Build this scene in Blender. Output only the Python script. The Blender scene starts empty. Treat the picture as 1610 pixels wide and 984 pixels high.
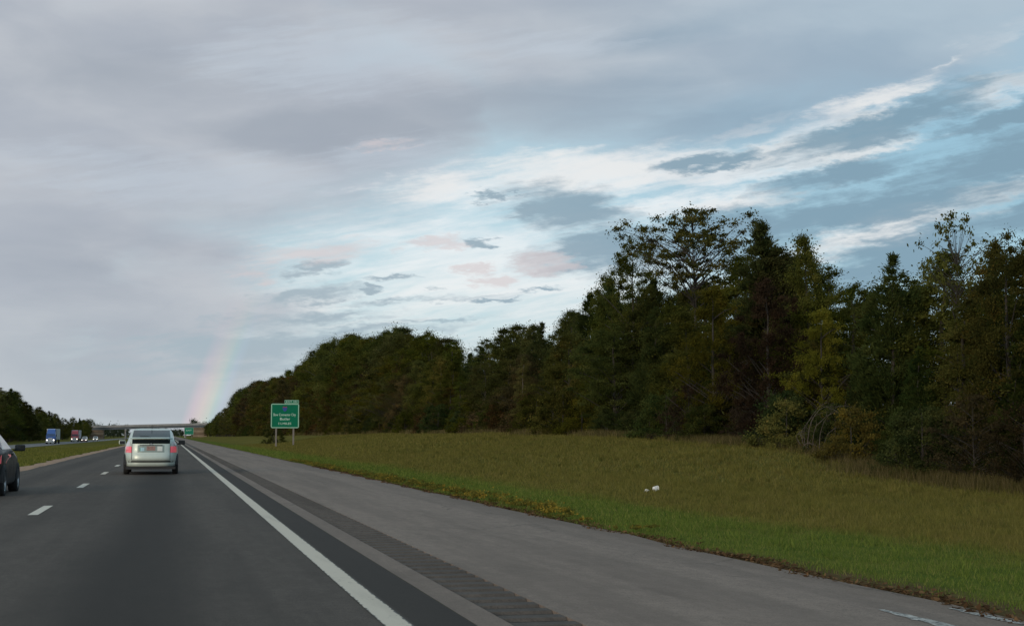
import bpy, bmesh, math, random
import numpy as np
from math import sin, cos, pi, radians, sqrt, atan2
from mathutils import Vector, Matrix

scene = bpy.context.scene
col = scene.collection

# ------------------------------------------------------------------ camera
FPX, CAMH = 2260.0, 1.265            # focal length in pixels of a 1610 px wide picture, eye height
TH = math.atan(192 / FPX)
PSI = math.atan(538 / FPX * math.cos(TH))
cam = bpy.data.cameras.new("camera")
cam.sensor_width = 36.0
cam.lens = 36.0 * FPX / 1610.0
cam.clip_start = 0.1
cam.clip_end = 20000
cam_o = bpy.data.objects.new("camera", cam)
col.objects.link(cam_o)
cam_o.location = (0, 0, CAMH)
cam_o.rotation_euler = (pi / 2 + TH, 0, -PSI)
scene.camera = cam_o
_F = Vector((sin(PSI) * cos(TH), cos(PSI) * cos(TH), sin(TH)))
_R = Vector((cos(PSI), -sin(PSI), 0))
_U = Vector((-sin(PSI) * sin(TH), -cos(PSI) * sin(TH), cos(TH)))


def ray(x, y):
    return _F * FPX + _R * (x - 805) + _U * (492 - y)


def at_x(x, y, X):
    d = ray(x, y)
    t = X / d.x
    return X, d.y * t, CAMH + d.z * t


def px_of(X, Y, Z=1.265):
    p = Vector((X, Y, Z - CAMH))
    w = p.dot(_F)
    return 805 + FPX * p.dot(_R) / w, 492 - FPX * p.dot(_U) / w


# ------------------------------------------------------------------ look, sun, sky
scene.view_settings.view_transform = 'Standard'
scene.view_settings.look = 'None'
scene.view_settings.exposure = 0.0
scene.view_settings.gamma = 1.0
scene.view_settings.use_curve_mapping = False
scene.render.engine = 'CYCLES'
scene.cycles.max_bounces = 6
scene.cycles.transparent_max_bounces = 6

SUN_EL, SUN_AZ = radians(11.0), radians(221.9)     # low sun behind the left shoulder: the rainbow stands opposite
sun_dir = Vector((sin(SUN_AZ) * cos(SUN_EL), cos(SUN_AZ) * cos(SUN_EL), sin(SUN_EL)))
sun = bpy.data.lights.new("sun", 'SUN')
sun.energy = 1.4
sun.angle = radians(18)
sun.color = (1.0, 0.86, 0.68)
sun_o = bpy.data.objects.new("sun", sun)
col.objects.link(sun_o)
sun_o.location = (0, 0, 60)
sun_o.rotation_euler = sun_dir.to_track_quat('Z', 'Y').to_euler()

world = bpy.data.worlds.new("World")
scene.world = world
world.use_nodes = True


class G:
    """small helper to write node graphs as expressions"""

    def __init__(self, tree):
        self.t = tree
        self.n = tree.nodes
        self.l = tree.links

    def new(self, typ, **kw):
        n = self.n.new(typ)
        for k, v in kw.items():
            setattr(n, k, v)
        return n

    def put(self, sock, v):
        if v is None:
            return
        if isinstance(v, bpy.types.NodeSocket):
            self.l.new(v, sock)
        else:
            if hasattr(sock.default_value, '__len__') and not hasattr(v, '__len__'):
                v = (v,) * len(sock.default_value)
            if hasattr(sock.default_value, '__len__') and len(sock.default_value) == 4 and len(v) == 3:
                v = (*v, 1)
            sock.default_value = v

    def m(self, op, a, b=None, c=None, clamp=False):
        n = self.new('ShaderNodeMath', operation=op, use_clamp=clamp)
        for i, v in enumerate((a, b, c)):
            self.put(n.inputs[i], v)
        return n.outputs[0]

    def v(self, op, a, b=None, s=None):
        n = self.new('ShaderNodeVectorMath', operation=op)
        self.put(n.inputs[0], a)
        if b is not None:
            self.put(n.inputs[1], b)
        if s is not None:
            self.put(n.inputs['Scale'], s)
        return n.outputs['Value'] if op in ('LENGTH', 'DOT_PRODUCT') else n.outputs[0]

    def mix(self, f, a, b, blend='MIX'):
        n = self.new('ShaderNodeMix', data_type='RGBA', blend_type=blend)
        self.put(n.inputs['Factor'], f)
        self.put(n.inputs[6], a)
        self.put(n.inputs[7], b)
        return n.outputs[2]

    def ss(self, x, lo, hi, a=0.0, b=1.0):
        n = self.new('ShaderNodeMapRange', interpolation_type='SMOOTHSTEP')
        for k, v in zip(('Value', 'From Min', 'From Max', 'To Min', 'To Max'), (x, lo, hi, a, b)):
            self.put(n.inputs[k], v)
        return n.outputs[0]

    def noise(self, vec, scale=1.0, detail=4, rough=0.55, dist=0.0, out='Fac'):
        n = self.new('ShaderNodeTexNoise')
        if vec is not None:
            self.put(n.inputs['Vector'], vec)
        n.inputs['Scale'].default_value = scale
        n.inputs['Detail'].default_value = detail
        n.inputs['Roughness'].default_value = rough
        n.inputs['Distortion'].default_value = dist
        return n.outputs['Fac'] if out == 'Fac' else n.outputs['Color']

    def sep(self, vec):
        n = self.new('ShaderNodeSeparateXYZ')
        self.put(n.inputs[0], vec)
        return n.outputs[0], n.outputs[1], n.outputs[2]

    def comb(self, x=0.0, y=0.0, z=0.0):
        n = self.new('ShaderNodeCombineXYZ')
        for i, v in enumerate((x, y, z)):
            self.put(n.inputs[i], v)
        return n.outputs[0]


def build_sky():
    g = G(world.node_tree)
    g.n.clear()
    out = g.new('ShaderNodeOutputWorld')
    bg = g.new('ShaderNodeBackground')
    bg.inputs['Strength'].default_value = 0.10
    g.l.new(bg.outputs[0], out.inputs[0])
    sky = g.new('ShaderNodeTexSky', sky_type='NISHITA', sun_disc=False)
    sky.sun_elevation = SUN_EL
    sky.sun_rotation = SUN_AZ
    sky.air_density = 1.0
    sky.dust_density = 0.6
    sky.ozone_density = 1.4
    d = g.v('NORMALIZE', g.new('ShaderNodeTexCoord').outputs['Generated'])
    x, y, z = g.sep(d)
    az = g.m('MULTIPLY', g.m('ARCTAN2', x, y), 57.29578)
    el = g.m('MULTIPLY', g.m('ARCSINE', z), 57.29578)
    zc = g.m('ADD', g.m('MAXIMUM', z, 0.0), 0.10)
    q = g.comb(g.m('DIVIDE', x, zc), g.m('DIVIDE', y, zc), 0.0)          # cloud layer seen in perspective
    # domain warps
    dw = g.v('MULTIPLY', d, (1.0, 1.0, 3.2))
    w1 = g.v('SUBTRACT', g.noise(dw, 5.0, 3, 0.55, out='Color'), (0.5, 0.5, 0.5))
    w2 = g.v('SUBTRACT', g.noise(dw, 22.0, 5, 0.62, out='Color'), (0.5, 0.5, 0.5))
    P0 = g.comb(az, el, 0.0)
    P = g.v('ADD', P0, g.v('MULTIPLY', w1, (5.0, 1.7, 0.0)))
    P = g.v('ADD', P, g.v('MULTIPLY', w2, (2.2, 0.85, 0.0)))
    w3 = g.v('SUBTRACT', g.noise(dw, 75.0, 4, 0.6, out='Color'), (0.5, 0.5, 0.5))
    Ps = g.v('ADD', g.v('ADD', P0, g.v('MULTIPLY', w2, (4.6, 1.5, 0.0))), g.v('MULTIPLY', w3, (1.5, 0.6, 0.0)))             # for the small clouds
    tilt = g.comb(g.m('MULTIPLY', g.m('SUBTRACT', az, 0.0), 0.16),
                  g.m('MULTIPLY', g.m('SUBTRACT', el, g.m('MULTIPLY', az, 0.17)), 1.0), 0.0)
    streak = g.noise(g.v('ADD', tilt, g.v('MULTIPLY', w1, (0.3, 0.5, 0))), 1.3, 6, 0.6)

    fine_streak = g.noise(g.v('ADD', g.v('MULTIPLY', tilt, (1.6, 2.4, 1)), g.v('MULTIPLY', w2, (1.2, 1.0, 0))), 1.3, 8, 0.60)

    def blob(px, py, rx, ry, rot=0.0, P=P):
        dd = ray(px, py).normalized()
        mp = g.new('ShaderNodeMapping', vector_type='TEXTURE')
        g.l.new(P, mp.inputs['Vector'])
        mp.inputs['Location'].default_value = (math.degrees(atan2(dd.x, dd.y)), math.degrees(math.asin(dd.z)), 0)
        mp.inputs['Rotation'].default_value = (0, 0, radians(rot))
        mp.inputs['Scale'].default_value = (rx / 39.4, ry / 39.4, 1)
        gr = g.new('ShaderNodeTexGradient', gradient_type='SPHERICAL')
        g.l.new(mp.outputs[0], gr.inputs[0])
        return gr.outputs['Fac']

    def most(bl, P=P):
        r = None
        for b in bl:
            w = b[5] if len(b) > 5 else 1.0
            v = blob(*b[:5], P=P)
            if w != 1.0:
                v = g.m('MULTIPLY', v, w)
            r = v if r is None else g.m('MAXIMUM', r, v)
        return r

    S = 10.0                                                            # cloud radiance is given for strength 0.1

    def c(r, gg, b):
        return (r * S, gg * S, b * S)

    # clear air
    right = g.ss(az, 6.0, 32.0)
    low = g.ss(el, 0.0, 9.0, 1.0, 0.0)
    clear = g.mix(0.72, sky.outputs[0], g.mix(right, c(0.55, 0.76, 0.86), c(0.34, 0.58, 0.73)))
    clear = g.mix(g.m('MULTIPLY', low, 0.6), clear, c(0.66, 0.74, 0.78))
    # cream and white sheets
    W = most([(760, 430, 620, 210, 0, 0.75), (960, 275, 330, 62, 4), (700, 300, 260, 60, 6, .8), (1190, 262, 330, 40, 9),
              (1090, 320, 260, 36, 6, .85), (1390, 365, 260, 42, 14), (1370, 160, 240, 34, 20), (1180, 200, 160, 20, 18, .7), (1530, 85, 150, 26, 27, .8),
              (1580, 140, 120, 34, 15, .8), (1560, 300, 150, 26, 12, .8), (470, 470, 190, 70, 0, .8), (1010, 410, 250, 60, 5, .8)], Ps)
    Wd = g.m('ADD', W, g.m('MULTIPLY', g.m('SUBTRACT', g.m('ADD', g.m('MULTIPLY', streak, .55), g.m('MULTIPLY', fine_streak, .45)), 0.5), 1.8))
    Wm = g.ss(Wd, 0.10, 0.85)
    c1 = g.mix(g.m('MULTIPLY', Wm, 0.86), clear, g.mix(low, c(0.86, 0.90, 0.92), c(0.88, 0.86, 0.82)))
    # the grey deck: broad cover above and to the left, thinning to blue grey on the right
    big = most([(-160, 300, 690, 900, 0), (330, 150, 660, 330, 10), (950, 20, 820, 275, 0), (1480, -30, 560, 200, 10),
                (600, 160, 330, 150, 6), (250, 520, 330, 330, 0, .8)])
    gap = most([(540, 105, 330, 75, 4, 0.2), (800, 70, 120, 30, 4, 0.12)])
    n_deck = g.noise(g.v('ADD', q, g.v('MULTIPLY', w1, (1.2, 1.2, 0))), 0.9, 6, 0.55)
    cover = g.ss(g.m('ABSOLUTE', az), 40.0, 75.0, 0.0, 0.38)              # outside the frame the deck goes on, broken
    Gd = g.m('ADD', g.m('MAXIMUM', g.m('SUBTRACT', big, gap), cover), g.m('MULTIPLY', g.m('SUBTRACT', n_deck, 0.5), 0.75))
    Gm = g.ss(Gd, 0.02, 0.58)
    tone = g.noise(g.v('ADD', g.v('MULTIPLY', P0, (0.10, 0.28, 0)), g.v('MULTIPLY', w1, (.6, .6, 0))), 1.0, 5, 0.5)
    deck = g.mix(g.ss(az, 8.0, 30.0), c(0.475, 0.50, 0.555), c(0.29, 0.45, 0.58))
    deck = g.mix(g.m('MULTIPLY', g.ss(el, 0.5, 7.5, 1.0, 0.0), 0.8), deck, c(0.42, 0.49, 0.53))
    deck = g.mix(g.ss(tone, 0.35, 0.68), g.mix(0.5, deck, c(0.36, 0.40, 0.47)), g.mix(0.45, deck, c(0.60, 0.62, 0.65)))
    c2 = g.mix(g.m('MULTIPLY', Gm, 0.95), c1, deck)
    # heavier folds along the lower edge of the deck and soft brighter thin places
    fold = most([(860, 175, 420, 95, 4), (560, 210, 420, 70, 2), (200, 120, 420, 120, 0, .7), (1120, 190, 220, 60, 0), (1000, 60, 300, 60, 8, .7), (150, 420, 330, 90, 0, .6)])
    foldm = g.m('MULTIPLY', g.m('MULTIPLY', g.ss(g.m('ADD', fold, g.m('MULTIPLY', g.m('SUBTRACT', n_deck, .5), 1.1)), .15, .75), Gm), .72)
    c2 = g.mix(foldm, c2, g.mix(g.ss(az, 6.0, 26.0), c(0.335, 0.38, 0.445), c(0.24, 0.36, 0.47)))
    thin = most([(560, 95, 330, 85, 4), (330, 290, 420, 60, 3, .8), (850, 70, 200, 40, 3, .7), (100, 260, 260, 50, 0, .6), (620, 245, 160, 40, 6, .8)])
    thinm = g.m('MULTIPLY', g.ss(g.m('ADD', thin, g.m('MULTIPLY', g.m('SUBTRACT', fine_streak, .5), 1.2)), .1, .8), .55)
    c2 = g.mix(thinm, c2, c(0.53, 0.60, 0.68))
    # bright diagonal streaks lying across the thin right hand side of the deck
    W2 = most([(1395, 152, 130, 26, 16, .85), (1350, 185, 110, 13, 18, .7), (1500, 92, 70, 12, 24, .5), (1585, 130, 80, 26, 12, .65), (1260, 235, 260, 26, 8), (1330, 242, 150, 20, 9),
               (1560, 305, 150, 22, 10, .9), (1390, 362, 230, 30, 14), (960, 268, 330, 46, 3), (700, 292, 190, 34, 6, .8), (1120, 325, 200, 20, 6, .9), (880, 250, 260, 30, 2, .7)], Ps)
    W2d = g.m('ADD', g.m('MULTIPLY', W2, 1.15), g.m('MULTIPLY', g.m('SUBTRACT', fine_streak, .5), 1.3))
    W2m = g.m('MULTIPLY', g.m('MULTIPLY', g.ss(W2d, .10, 1.0), g.ss(W2, 0.0, .22)), .80)
    c2 = g.mix(W2m, c2, c(0.82, 0.83, 0.83))
    # dark blue grey rolls on the right
    D = most([(890, 325, 150, 55, -4), (850, 330, 90, 30, 0), (960, 388, 190, 45, 10), (1115, 257, 120, 18, 6), (1320, 275, 170, 32, 12),
              (1370, 330, 400, 48, 8), (1130, 365, 240, 50, 8), (1420, 405, 260, 70, 18), (1570, 255, 190, 62, 14), (1400, 195, 280, 36, 15),
              (1590, 185, 150, 30, 14), (1080, 400, 300, 40, 3, .8), (1600, 340, 150, 40, 14, .8), (470, 466, 100, 22, 9), (565, 457, 34, 8, 0),
              (500, 421, 60, 14, 10, .9), (748, 378, 34, 9, 4), (775, 308, 36, 8, 4, .9), (620, 440, 80, 7, 2, .8), (690, 500, 160, 8, 3, .6),
              (780, 470, 60, 6, 2, .8), (420, 540, 320, 34, 2, .9), (340, 575, 260, 24, 2, .8), (480, 500, 220, 16, 3, .7), (560, 520, 260, 14, 3, .6), (850, 455, 60, 7, 3, .8), (640, 470, 260, 9, 3, .5)], Ps)
    Dd = g.m('ADD', g.m('MULTIPLY', D, 1.25), g.m('MULTIPLY', g.m('SUBTRACT', fine_streak, 0.53), 1.35))
    Dm = g.m('MULTIPLY', g.ss(Dd, 0.0, 0.85), g.ss(D, 0.0, 0.16))
    c3 = g.mix(g.m('MULTIPLY', Dm, 0.92), c2, g.mix(g.ss(az, 2.0, 24.0), c(0.38, 0.47, 0.53), c(0.22, 0.345, 0.44)))
    # rosy puffs
    R = most([(682, 383, 62, 18, 4), (490, 402, 130, 26, 4, .8), (748, 423, 34, 14, 4), (852, 415, 60, 26, 0), (780, 438, 48, 12, 6), (615, 232, 70, 9, 4, .5),
              (400, 430, 80, 14, 0, .6)], Ps)
    Rd = g.m('ADD', R, g.m('MULTIPLY', g.m('SUBTRACT', fine_streak, 0.5), 1.3))
    Rm = g.m('MULTIPLY', g.ss(Rd, 0.05, 0.7), g.ss(R, 0.0, 0.16))
    c4 = g.mix(g.m('MULTIPLY', Rm, 0.6), c3, c(0.66, 0.58, 0.59))
    # lavender murk close to the horizon
    c5 = g.mix(g.m('MULTIPLY', g.ss(el, 0.3, 4.2, 1.0, 0.0), 0.62), c4, c(0.48, 0.52, 0.56))
    # rainbow: 42 degrees round the point opposite the sun
    ang = g.m('MULTIPLY', g.m('ARCCOSINE', g.v('DOT_PRODUCT', d, tuple(-sun_dir))), 57.29578)
    t = g.m('DIVIDE', g.m('SUBTRACT', 42.85, ang), 1.55, clamp=True)      # 0 outer red, 1 inner violet
    ramp = g.new('ShaderNodeValToRGB')
    g.l.new(t, ramp.inputs[0])
    el_ = ramp.color_ramp.elements
    el_[0].position, el_[0].color = 0.0, (0, 0, 0, 1)
    el_[1].position, el_[1].color = 1.0, (0, 0, 0, 1)
    for pos, cc in ((0.20, (.72, .16, .18)), (0.40, (.98, .46, .14)), (0.58, (.62, .60, .12)), (0.68, (.14, .48, .22)), (0.84, (.10, .22, .40))):
        e = el_.new(pos)
        e.color = (*cc, 1)
    fade = g.m('MULTIPLY', g.ss(el, 1.0, 6.5, 1.0, 0.0), g.m('MULTIPLY', g.ss(az, 10.0, 20.0, 1.0, 0.0), g.ss(el, -0.5, 0.6)))
    fade = g.m('MULTIPLY', fade, g.ss(g.noise(dw, 6.0, 2), 0.25, 0.6, 0.55, 1.0))
    c6 = g.mix(g.m('MULTIPLY', fade, 1.0), c5, g.mix(1.0, c5, g.v('SCALE', ramp.outputs[0], s=0.18 * S), 'ADD'))
    g.l.new(c6, bg.inputs['Color'])


build_sky()
world.cycles.sampling_method = 'MANUAL'
world.cycles.sample_map_resolution = 512

# ------------------------------------------------------------------ materials
MATS = {}


def base_mat(name):
    m = bpy.data.materials.new(name)
    m.use_nodes = True
    g = G(m.node_tree)
    p = g.n['Principled BSDF']
    MATS[name] = m
    return m, g, p


def simple(name, c, rough=0.6, metal=0.0, spec=0.5, var=0.12, scale=6.0, coat=0.0, emit=0.0):
    m, g, p = base_mat(name)
    tc = g.new('ShaderNodeTexCoord').outputs['Object']
    n = g.noise(tc, scale, 5, 0.6)
    g.put(p.inputs['Base Color'], g.mix(g.ss(n, .3, .7), tuple(v * (1 - var) for v in c), tuple(min(1, v * (1 + var)) for v in c)))
    g.put(p.inputs['Roughness'], g.ss(n, .2, .8, max(0.02, rough - .06), min(1, rough + .06)))
    p.inputs['Metallic'].default_value = metal
    p.inputs['Specular IOR Level'].default_value = spec
    p.inputs['Coat Weight'].default_value = coat
    p.inputs['Coat Roughness'].default_value = 0.06
    if emit:
        p.inputs['Emission Color'].default_value = (*c, 1)
        p.inputs['Emission Strength'].default_value = emit
    return m


def asphalt(name, c, kind):
    m, g, p = base_mat(name)
    pos = g.new('ShaderNodeNewGeometry').outputs['Position']
    x, y, z = g.sep(pos)
    fine = g.noise(pos, 55.0, 3, 0.8)
    grit = g.noise(pos, 11.0, 4, 0.7)
    long = g.noise(g.v('MULTIPLY', pos, (1.6, 0.06, 1)), 1.0, 5, 0.6)
    patch = g.noise(pos, 0.35, 4, 0.6)
    colr = g.mix(g.ss(fine, .28, .72), tuple(v * .52 for v in c), tuple(v * 1.5 for v in c))
    colr = g.mix(g.m('MULTIPLY', g.ss(grit, .42, .62), .5), colr, tuple(v * 1.4 for v in c))
    mott = g.noise(g.v('MULTIPLY', pos, (5.0, 1.6, 1)), 1.0, 6, .75)
    colr = g.mix(g.m('MULTIPLY', g.ss(mott, .40, .62), .26), colr, tuple(v * .62 for v in c))
    colr = g.mix(g.m('MULTIPLY', g.ss(mott, .56, .40), .14), colr, tuple(v * 1.5 for v in c))
    colr = g.mix(g.m('MULTIPLY', g.ss(long, .40, .62), .5), colr, tuple(v * .60 for v in c))
    colr = g.mix(g.m('MULTIPLY', g.ss(patch, .35, .7), .3), colr, tuple(v * 1.2 for v in c))
    if kind == 'lane':
        wob = g.m('MULTIPLY', g.m('SUBTRACT', g.noise(g.v('MULTIPLY', pos, (0.2, 0.12, 1)), 1.0, 2), .5), 0.35)
        for cx, wd, k in ((-0.28, 0.95, .80), (-3.9, 0.7, .40), (1.82, 0.22, .72)):
            dd = g.m('ABSOLUTE', g.m('SUBTRACT', g.m('ADD', x, wob if cx < 1 else 0.0), cx))
            band = g.ss(dd, wd * (0.1 if cx < 1 else .80), wd * 1.0, 1.0, 0.0)
            colr = g.mix(g.m('MULTIPLY', band, k), colr, (c[0] * .36, c[1] * .36, c[2] * .36))
    if kind == 'shoulder':
        st = g.noise(g.v('MULTIPLY', pos, (0.5, 0.25, 1)), 1.0, 6, .7, 1.0)
        colr = g.mix(g.m('MULTIPLY', g.ss(st, .55, .7), .45), colr, tuple(v * .6 for v in c))
        vo = g.new('ShaderNodeTexVoronoi', feature='DISTANCE_TO_EDGE')
        g.put(vo.inputs['Vector'], g.v('ADD', g.v('MULTIPLY', pos, (.42, .26, 1)), g.v('MULTIPLY', g.v('SUBTRACT', g.noise(pos, 1.3, 5, .7, out='Color'), (.5, .5, .5)), (.35, .35, 0))))
        vo.inputs['Scale'].default_value = 1.0
        crack = g.m('MULTIPLY', g.ss(vo.outputs['Distance'], .002, .009, 1.0, 0.0), g.ss(g.noise(pos, .22, 3), .5, .62))
        colr = g.mix(g.m('MULTIPLY', crack, .65), colr, (.05, .042, .036))
        edge = g.ss(g.m('ADD', x, g.m('MULTIPLY', g.m('SUBTRACT', grit, .5), .5)), 5.2, 5.75)
        colr = g.mix(g.m('MULTIPLY', edge, .5), colr, (.13, .095, .07))
    g.put(p.inputs['Base Color'], colr)
    p.inputs['Roughness'].default_value = 0.85
    p.inputs['Specular IOR Level'].default_value = 0.15
    b = g.new('ShaderNodeBump')
    b.inputs['Strength'].default_value = 0.5
    b.inputs['Distance'].default_value = 0.004
    g.l.new(fine, b.inputs['Height'])
    g.l.new(b.outputs[0], p.inputs['Normal'])
    return m


M_ROAD = asphalt('dark_asphalt', (.084, .067, .054), 'lane')
M_SHOULDER = asphalt('grey_asphalt', (.215, .164, .130), 'shoulder')
M_RUMBLE = asphalt('rumble_asphalt', (.096, .079, .066), 'plain')
M_GROOVE = asphalt('rumble_groove_dark', (.030, .026, .022), 'plain')  # groove faces are coloured much darker than the ridges
M_FARROAD = asphalt('far_asphalt', (.17, .16, .155), 'plain')


def paint_mat(name, c, wear, xc=None):
    m, g, p = base_mat(name)
    pos = g.new('ShaderNodeNewGeometry').outputs['Position']
    n = g.noise(pos, 14.0, 6, .75)
    n2 = g.noise(pos, 0.9, 3, .6)
    f = g.ss(g.m('ADD', n, g.m('MULTIPLY', n2, .35)), wear, wear + .16)
    x, y, z = g.sep(pos)
    if xc is not None:
        rag = g.m('ADD', g.m('ABSOLUTE', g.m('SUBTRACT', x, xc)), g.m('MULTIPLY', g.m('SUBTRACT', g.noise(pos, 9.0, 5, .7), .5), .07))
        f = g.m('MAXIMUM', f, g.ss(rag, .080, .092))
    tyre = g.ss(g.noise(g.v('MULTIPLY', pos, (3.0, .25, 1)), 1.0, 4, .6), .52, .72)
    c = g.mix(g.m('MULTIPLY', tyre, .35), c, tuple(v * .55 for v in c))
    g.put(p.inputs['Base Color'], g.mix(f, c, (.085, .075, .065)))
    p.inputs['Roughness'].default_value = .75
    return m


M_WHITELINE = paint_mat('road_paint', (.60, .53, .43), .80)
M_EDGELINE = paint_mat('edge_line_paint', (.58, .50, .39), .76, 1.51)
M_FADED = paint_mat('faded_paint', (.46, .43, .38), .60)
M_YELLOW = paint_mat('yellow_paint', (.52, .34, .08), .70)


def ground_mat():
    m, g, p = base_mat('grass_and_soil')
    pos = g.new('ShaderNodeNewGeometry').outputs['Position']
    x, y, z = g.sep(pos)
    big = g.noise(pos, 0.16, 5, .6)
    mid = g.noise(pos, 0.9, 5, .65)
    fine = g.noise(pos, 7.0, 5, .75)
    olive = g.mix(g.ss(big, .32, .68), (.112, .106, .027), (.172, .148, .042))
    olive = g.mix(g.m('MULTIPLY', g.ss(mid, .5, .75), .55), olive, (.155, .112, .045))
    green = g.mix(g.ss(mid, .3, .7), (.082, .118, .024), (.150, .156, .036))
    xw = g.m('ADD', x, g.m('MULTIPLY', g.m('SUBTRACT', mid, .5), 2.4))
    near = g.m('MULTIPLY', g.ss(xw, 8.6, 10.2, 1.0, 0.0), g.ss(x, 0.0, 5.0))
    colr = g.mix(near, olive, green)
    colr = g.mix(g.m('MULTIPLY', g.ss(fine, .4, .75), .45), colr, (.040, .042, .014))
    xs = g.m('ADD', x, g.m('MULTIPLY', g.m('SUBTRACT', mid, .5), 1.0))
    xs = g.m('SUBTRACT', xs, g.ss(y, 12.0, 19.0, .45, 0.0))
    soil = g.m('MULTIPLY', g.ss(xs, 5.75, 6.3, 1.0, 0.0), g.ss(x, 4.0, 5.0))
    colr = g.mix(g.m('MULTIPLY', soil, .8), colr, g.mix(g.ss(fine, .35, .65), (.085, .052, .032), (.150, .090, .055)))
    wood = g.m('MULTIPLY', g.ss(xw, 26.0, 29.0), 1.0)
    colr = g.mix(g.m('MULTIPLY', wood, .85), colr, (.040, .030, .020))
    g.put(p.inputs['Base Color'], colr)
    p.inputs['Roughness'].default_value = 1.0
    p.inputs['Specular IOR Level'].default_value = 0.0
    b = g.new('ShaderNodeBump')
    b.inputs['Strength'].default_value = .8
    b.inputs['Distance'].default_value = .08
    g.l.new(fine, b.inputs['Height'])
    g.l.new(b.outputs[0], p.inputs['Normal'])
    return m


M_GROUND = ground_mat()


def blade_mat(name, lo, hi, straw, k_straw=.5, zone=True):
    m, g, p = base_mat(name)
    pos = g.new('ShaderNodeNewGeometry').outputs['Position']
    x, y, z = g.sep(pos)
    a = g.new('ShaderNodeAttribute', attribute_name='tint').outputs['Fac']
    mid = g.noise(pos, 0.9, 4, .65)
    big = g.noise(pos, 0.16, 4, .6)
    c = g.mix(a, lo, hi)
    if zone:
        xw = g.m('ADD', x, g.m('MULTIPLY', g.m('SUBTRACT', mid, .5), 2.4))
        bank = g.m('MAXIMUM', g.ss(xw, 8.4, 10.2), g.ss(x, -5.0, -7.0, 0.0, .6))
        c = g.mix(bank, c, g.mix(a, (.092, .092, .022), (.232, .202, .052)))
        c = g.mix(g.m('MULTIPLY', g.m('MULTIPLY', g.ss(mid, .45, .7), bank), .4), c, (.165, .125, .046))
        c = g.mix(g.m('MULTIPLY', g.ss(big, .55, .7), .35), c, (.070, .088, .020))
    c = g.mix(g.m('MULTIPLY', g.ss(a, *((.82, .95) if zone else (.62, .80))), k_straw), c, straw)
    di = g.new('ShaderNodeBsdfDiffuse')
    tr = g.new('ShaderNodeBsdfTranslucent')
    g.put(di.inputs['Color'], c)
    g.put(tr.inputs['Color'], c)
    mx = g.new('ShaderNodeMixShader')
    mx.inputs[0].default_value = .3
    g.l.new(di.outputs[0], mx.inputs[1])
    g.l.new(tr.outputs[0], mx.inputs[2])
    g.l.new(mx.outputs[0], g.n['Material Output'].inputs[0])
    return m


M_BLADE = blade_mat('grass_blades', (.070, .114, .020), (.195, .232, .048), (.24, .19, .08))
M_WEED = blade_mat('weed_leaves', (.080, .084, .020), (.19, .165, .035), (.44, .28, .04), .5, False)
M_LITTERLEAF = blade_mat('dead_leaves', (.060, .035, .020), (.17, .095, .045), (.24, .14, .07), .7, False)
M_TALL = blade_mat('tall_dry_grass', (.070, .066, .022), (.150, .115, .046), (.22, .17, .09), .6, False)


def leaf_mat(name, dark, mid_c, light, sat_var=.25, accent=None):
    m, g, p = base_mat(name)
    a = g.new('ShaderNodeAttribute', attribute_name='tint').outputs['Fac']
    oi = g.new('ShaderNodeObjectInfo').outputs['Random']
    c = g.mix(g.ss(a, 0.0, .5), dark, mid_c)
    c = g.mix(g.ss(a, .5, 1.0), c, light)
    if accent:
        c = g.mix(g.m('MULTIPLY', g.ss(a, .80, .95), .75), c, accent)
    hs = g.new('ShaderNodeHueSaturation')
    g.put(hs.inputs['Hue'], g.m('ADD', .5, g.m('MULTIPLY', g.m('SUBTRACT', oi, .5), .05)))
    g.put(hs.inputs['Saturation'], g.m('ADD', .9, g.m('MULTIPLY', g.m('FRACT', g.m('MULTIPLY', oi, 7.3)), sat_var)))
    g.put(hs.inputs['Value'], g.m('ADD', .70, g.m('MULTIPLY', g.m('FRACT', g.m('MULTIPLY', oi, 13.7)), .70)))
    g.put(hs.inputs['Color'], c)
    di = g.new('ShaderNodeBsdfDiffuse')
    tr = g.new('ShaderNodeBsdfTranslucent')
    g.l.new(hs.outputs[0], di.inputs['Color'])
    g.l.new(hs.outputs[0], tr.inputs['Color'])
    mx = g.new('ShaderNodeMixShader')
    mx.inputs[0].default_value = .42
    g.l.new(di.outputs[0], mx.inputs[1])
    g.l.new(tr.outputs[0], mx.inputs[2])
    g.l.new(mx.outputs[0], g.n['Material Output'].inputs[0])
    return m


L_DARK = leaf_mat('dark_green_leaves', (.028, .034, .010), (.066, .072, .018), (.130, .124, .033))
L_CEDAR = leaf_mat('cedar_needles', (.019, .030, .011), (.042, .054, .018), (.078, .088, .029))
L_OLIVE = leaf_mat('olive_leaves', (.044, .047, .012), (.096, .092, .022), (.165, .145, .037), accent=(.19, .13, .03))
L_YELLOW = leaf_mat('yellow_green_leaves', (.056, .058, .012), (.112, .106, .022), (.180, .158, .035))
L_RUSSET = leaf_mat('russet_leaves', (.036, .030, .013), (.082, .060, .024), (.135, .092, .034), accent=(.19, .11, .035))
L_RUST = leaf_mat('rusty_top_leaves', (.032, .034, .012), (.072, .060, .019), (.118, .084, .027), accent=(.16, .10, .03))
L_BROWN = leaf_mat('brown_leaves', (.026, .020, .013), (.048, .036, .022), (.078, .054, .032))
L_FAR = leaf_mat('far_leaves', (.030, .042, .026), (.046, .060, .036), (.066, .078, .045))


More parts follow.
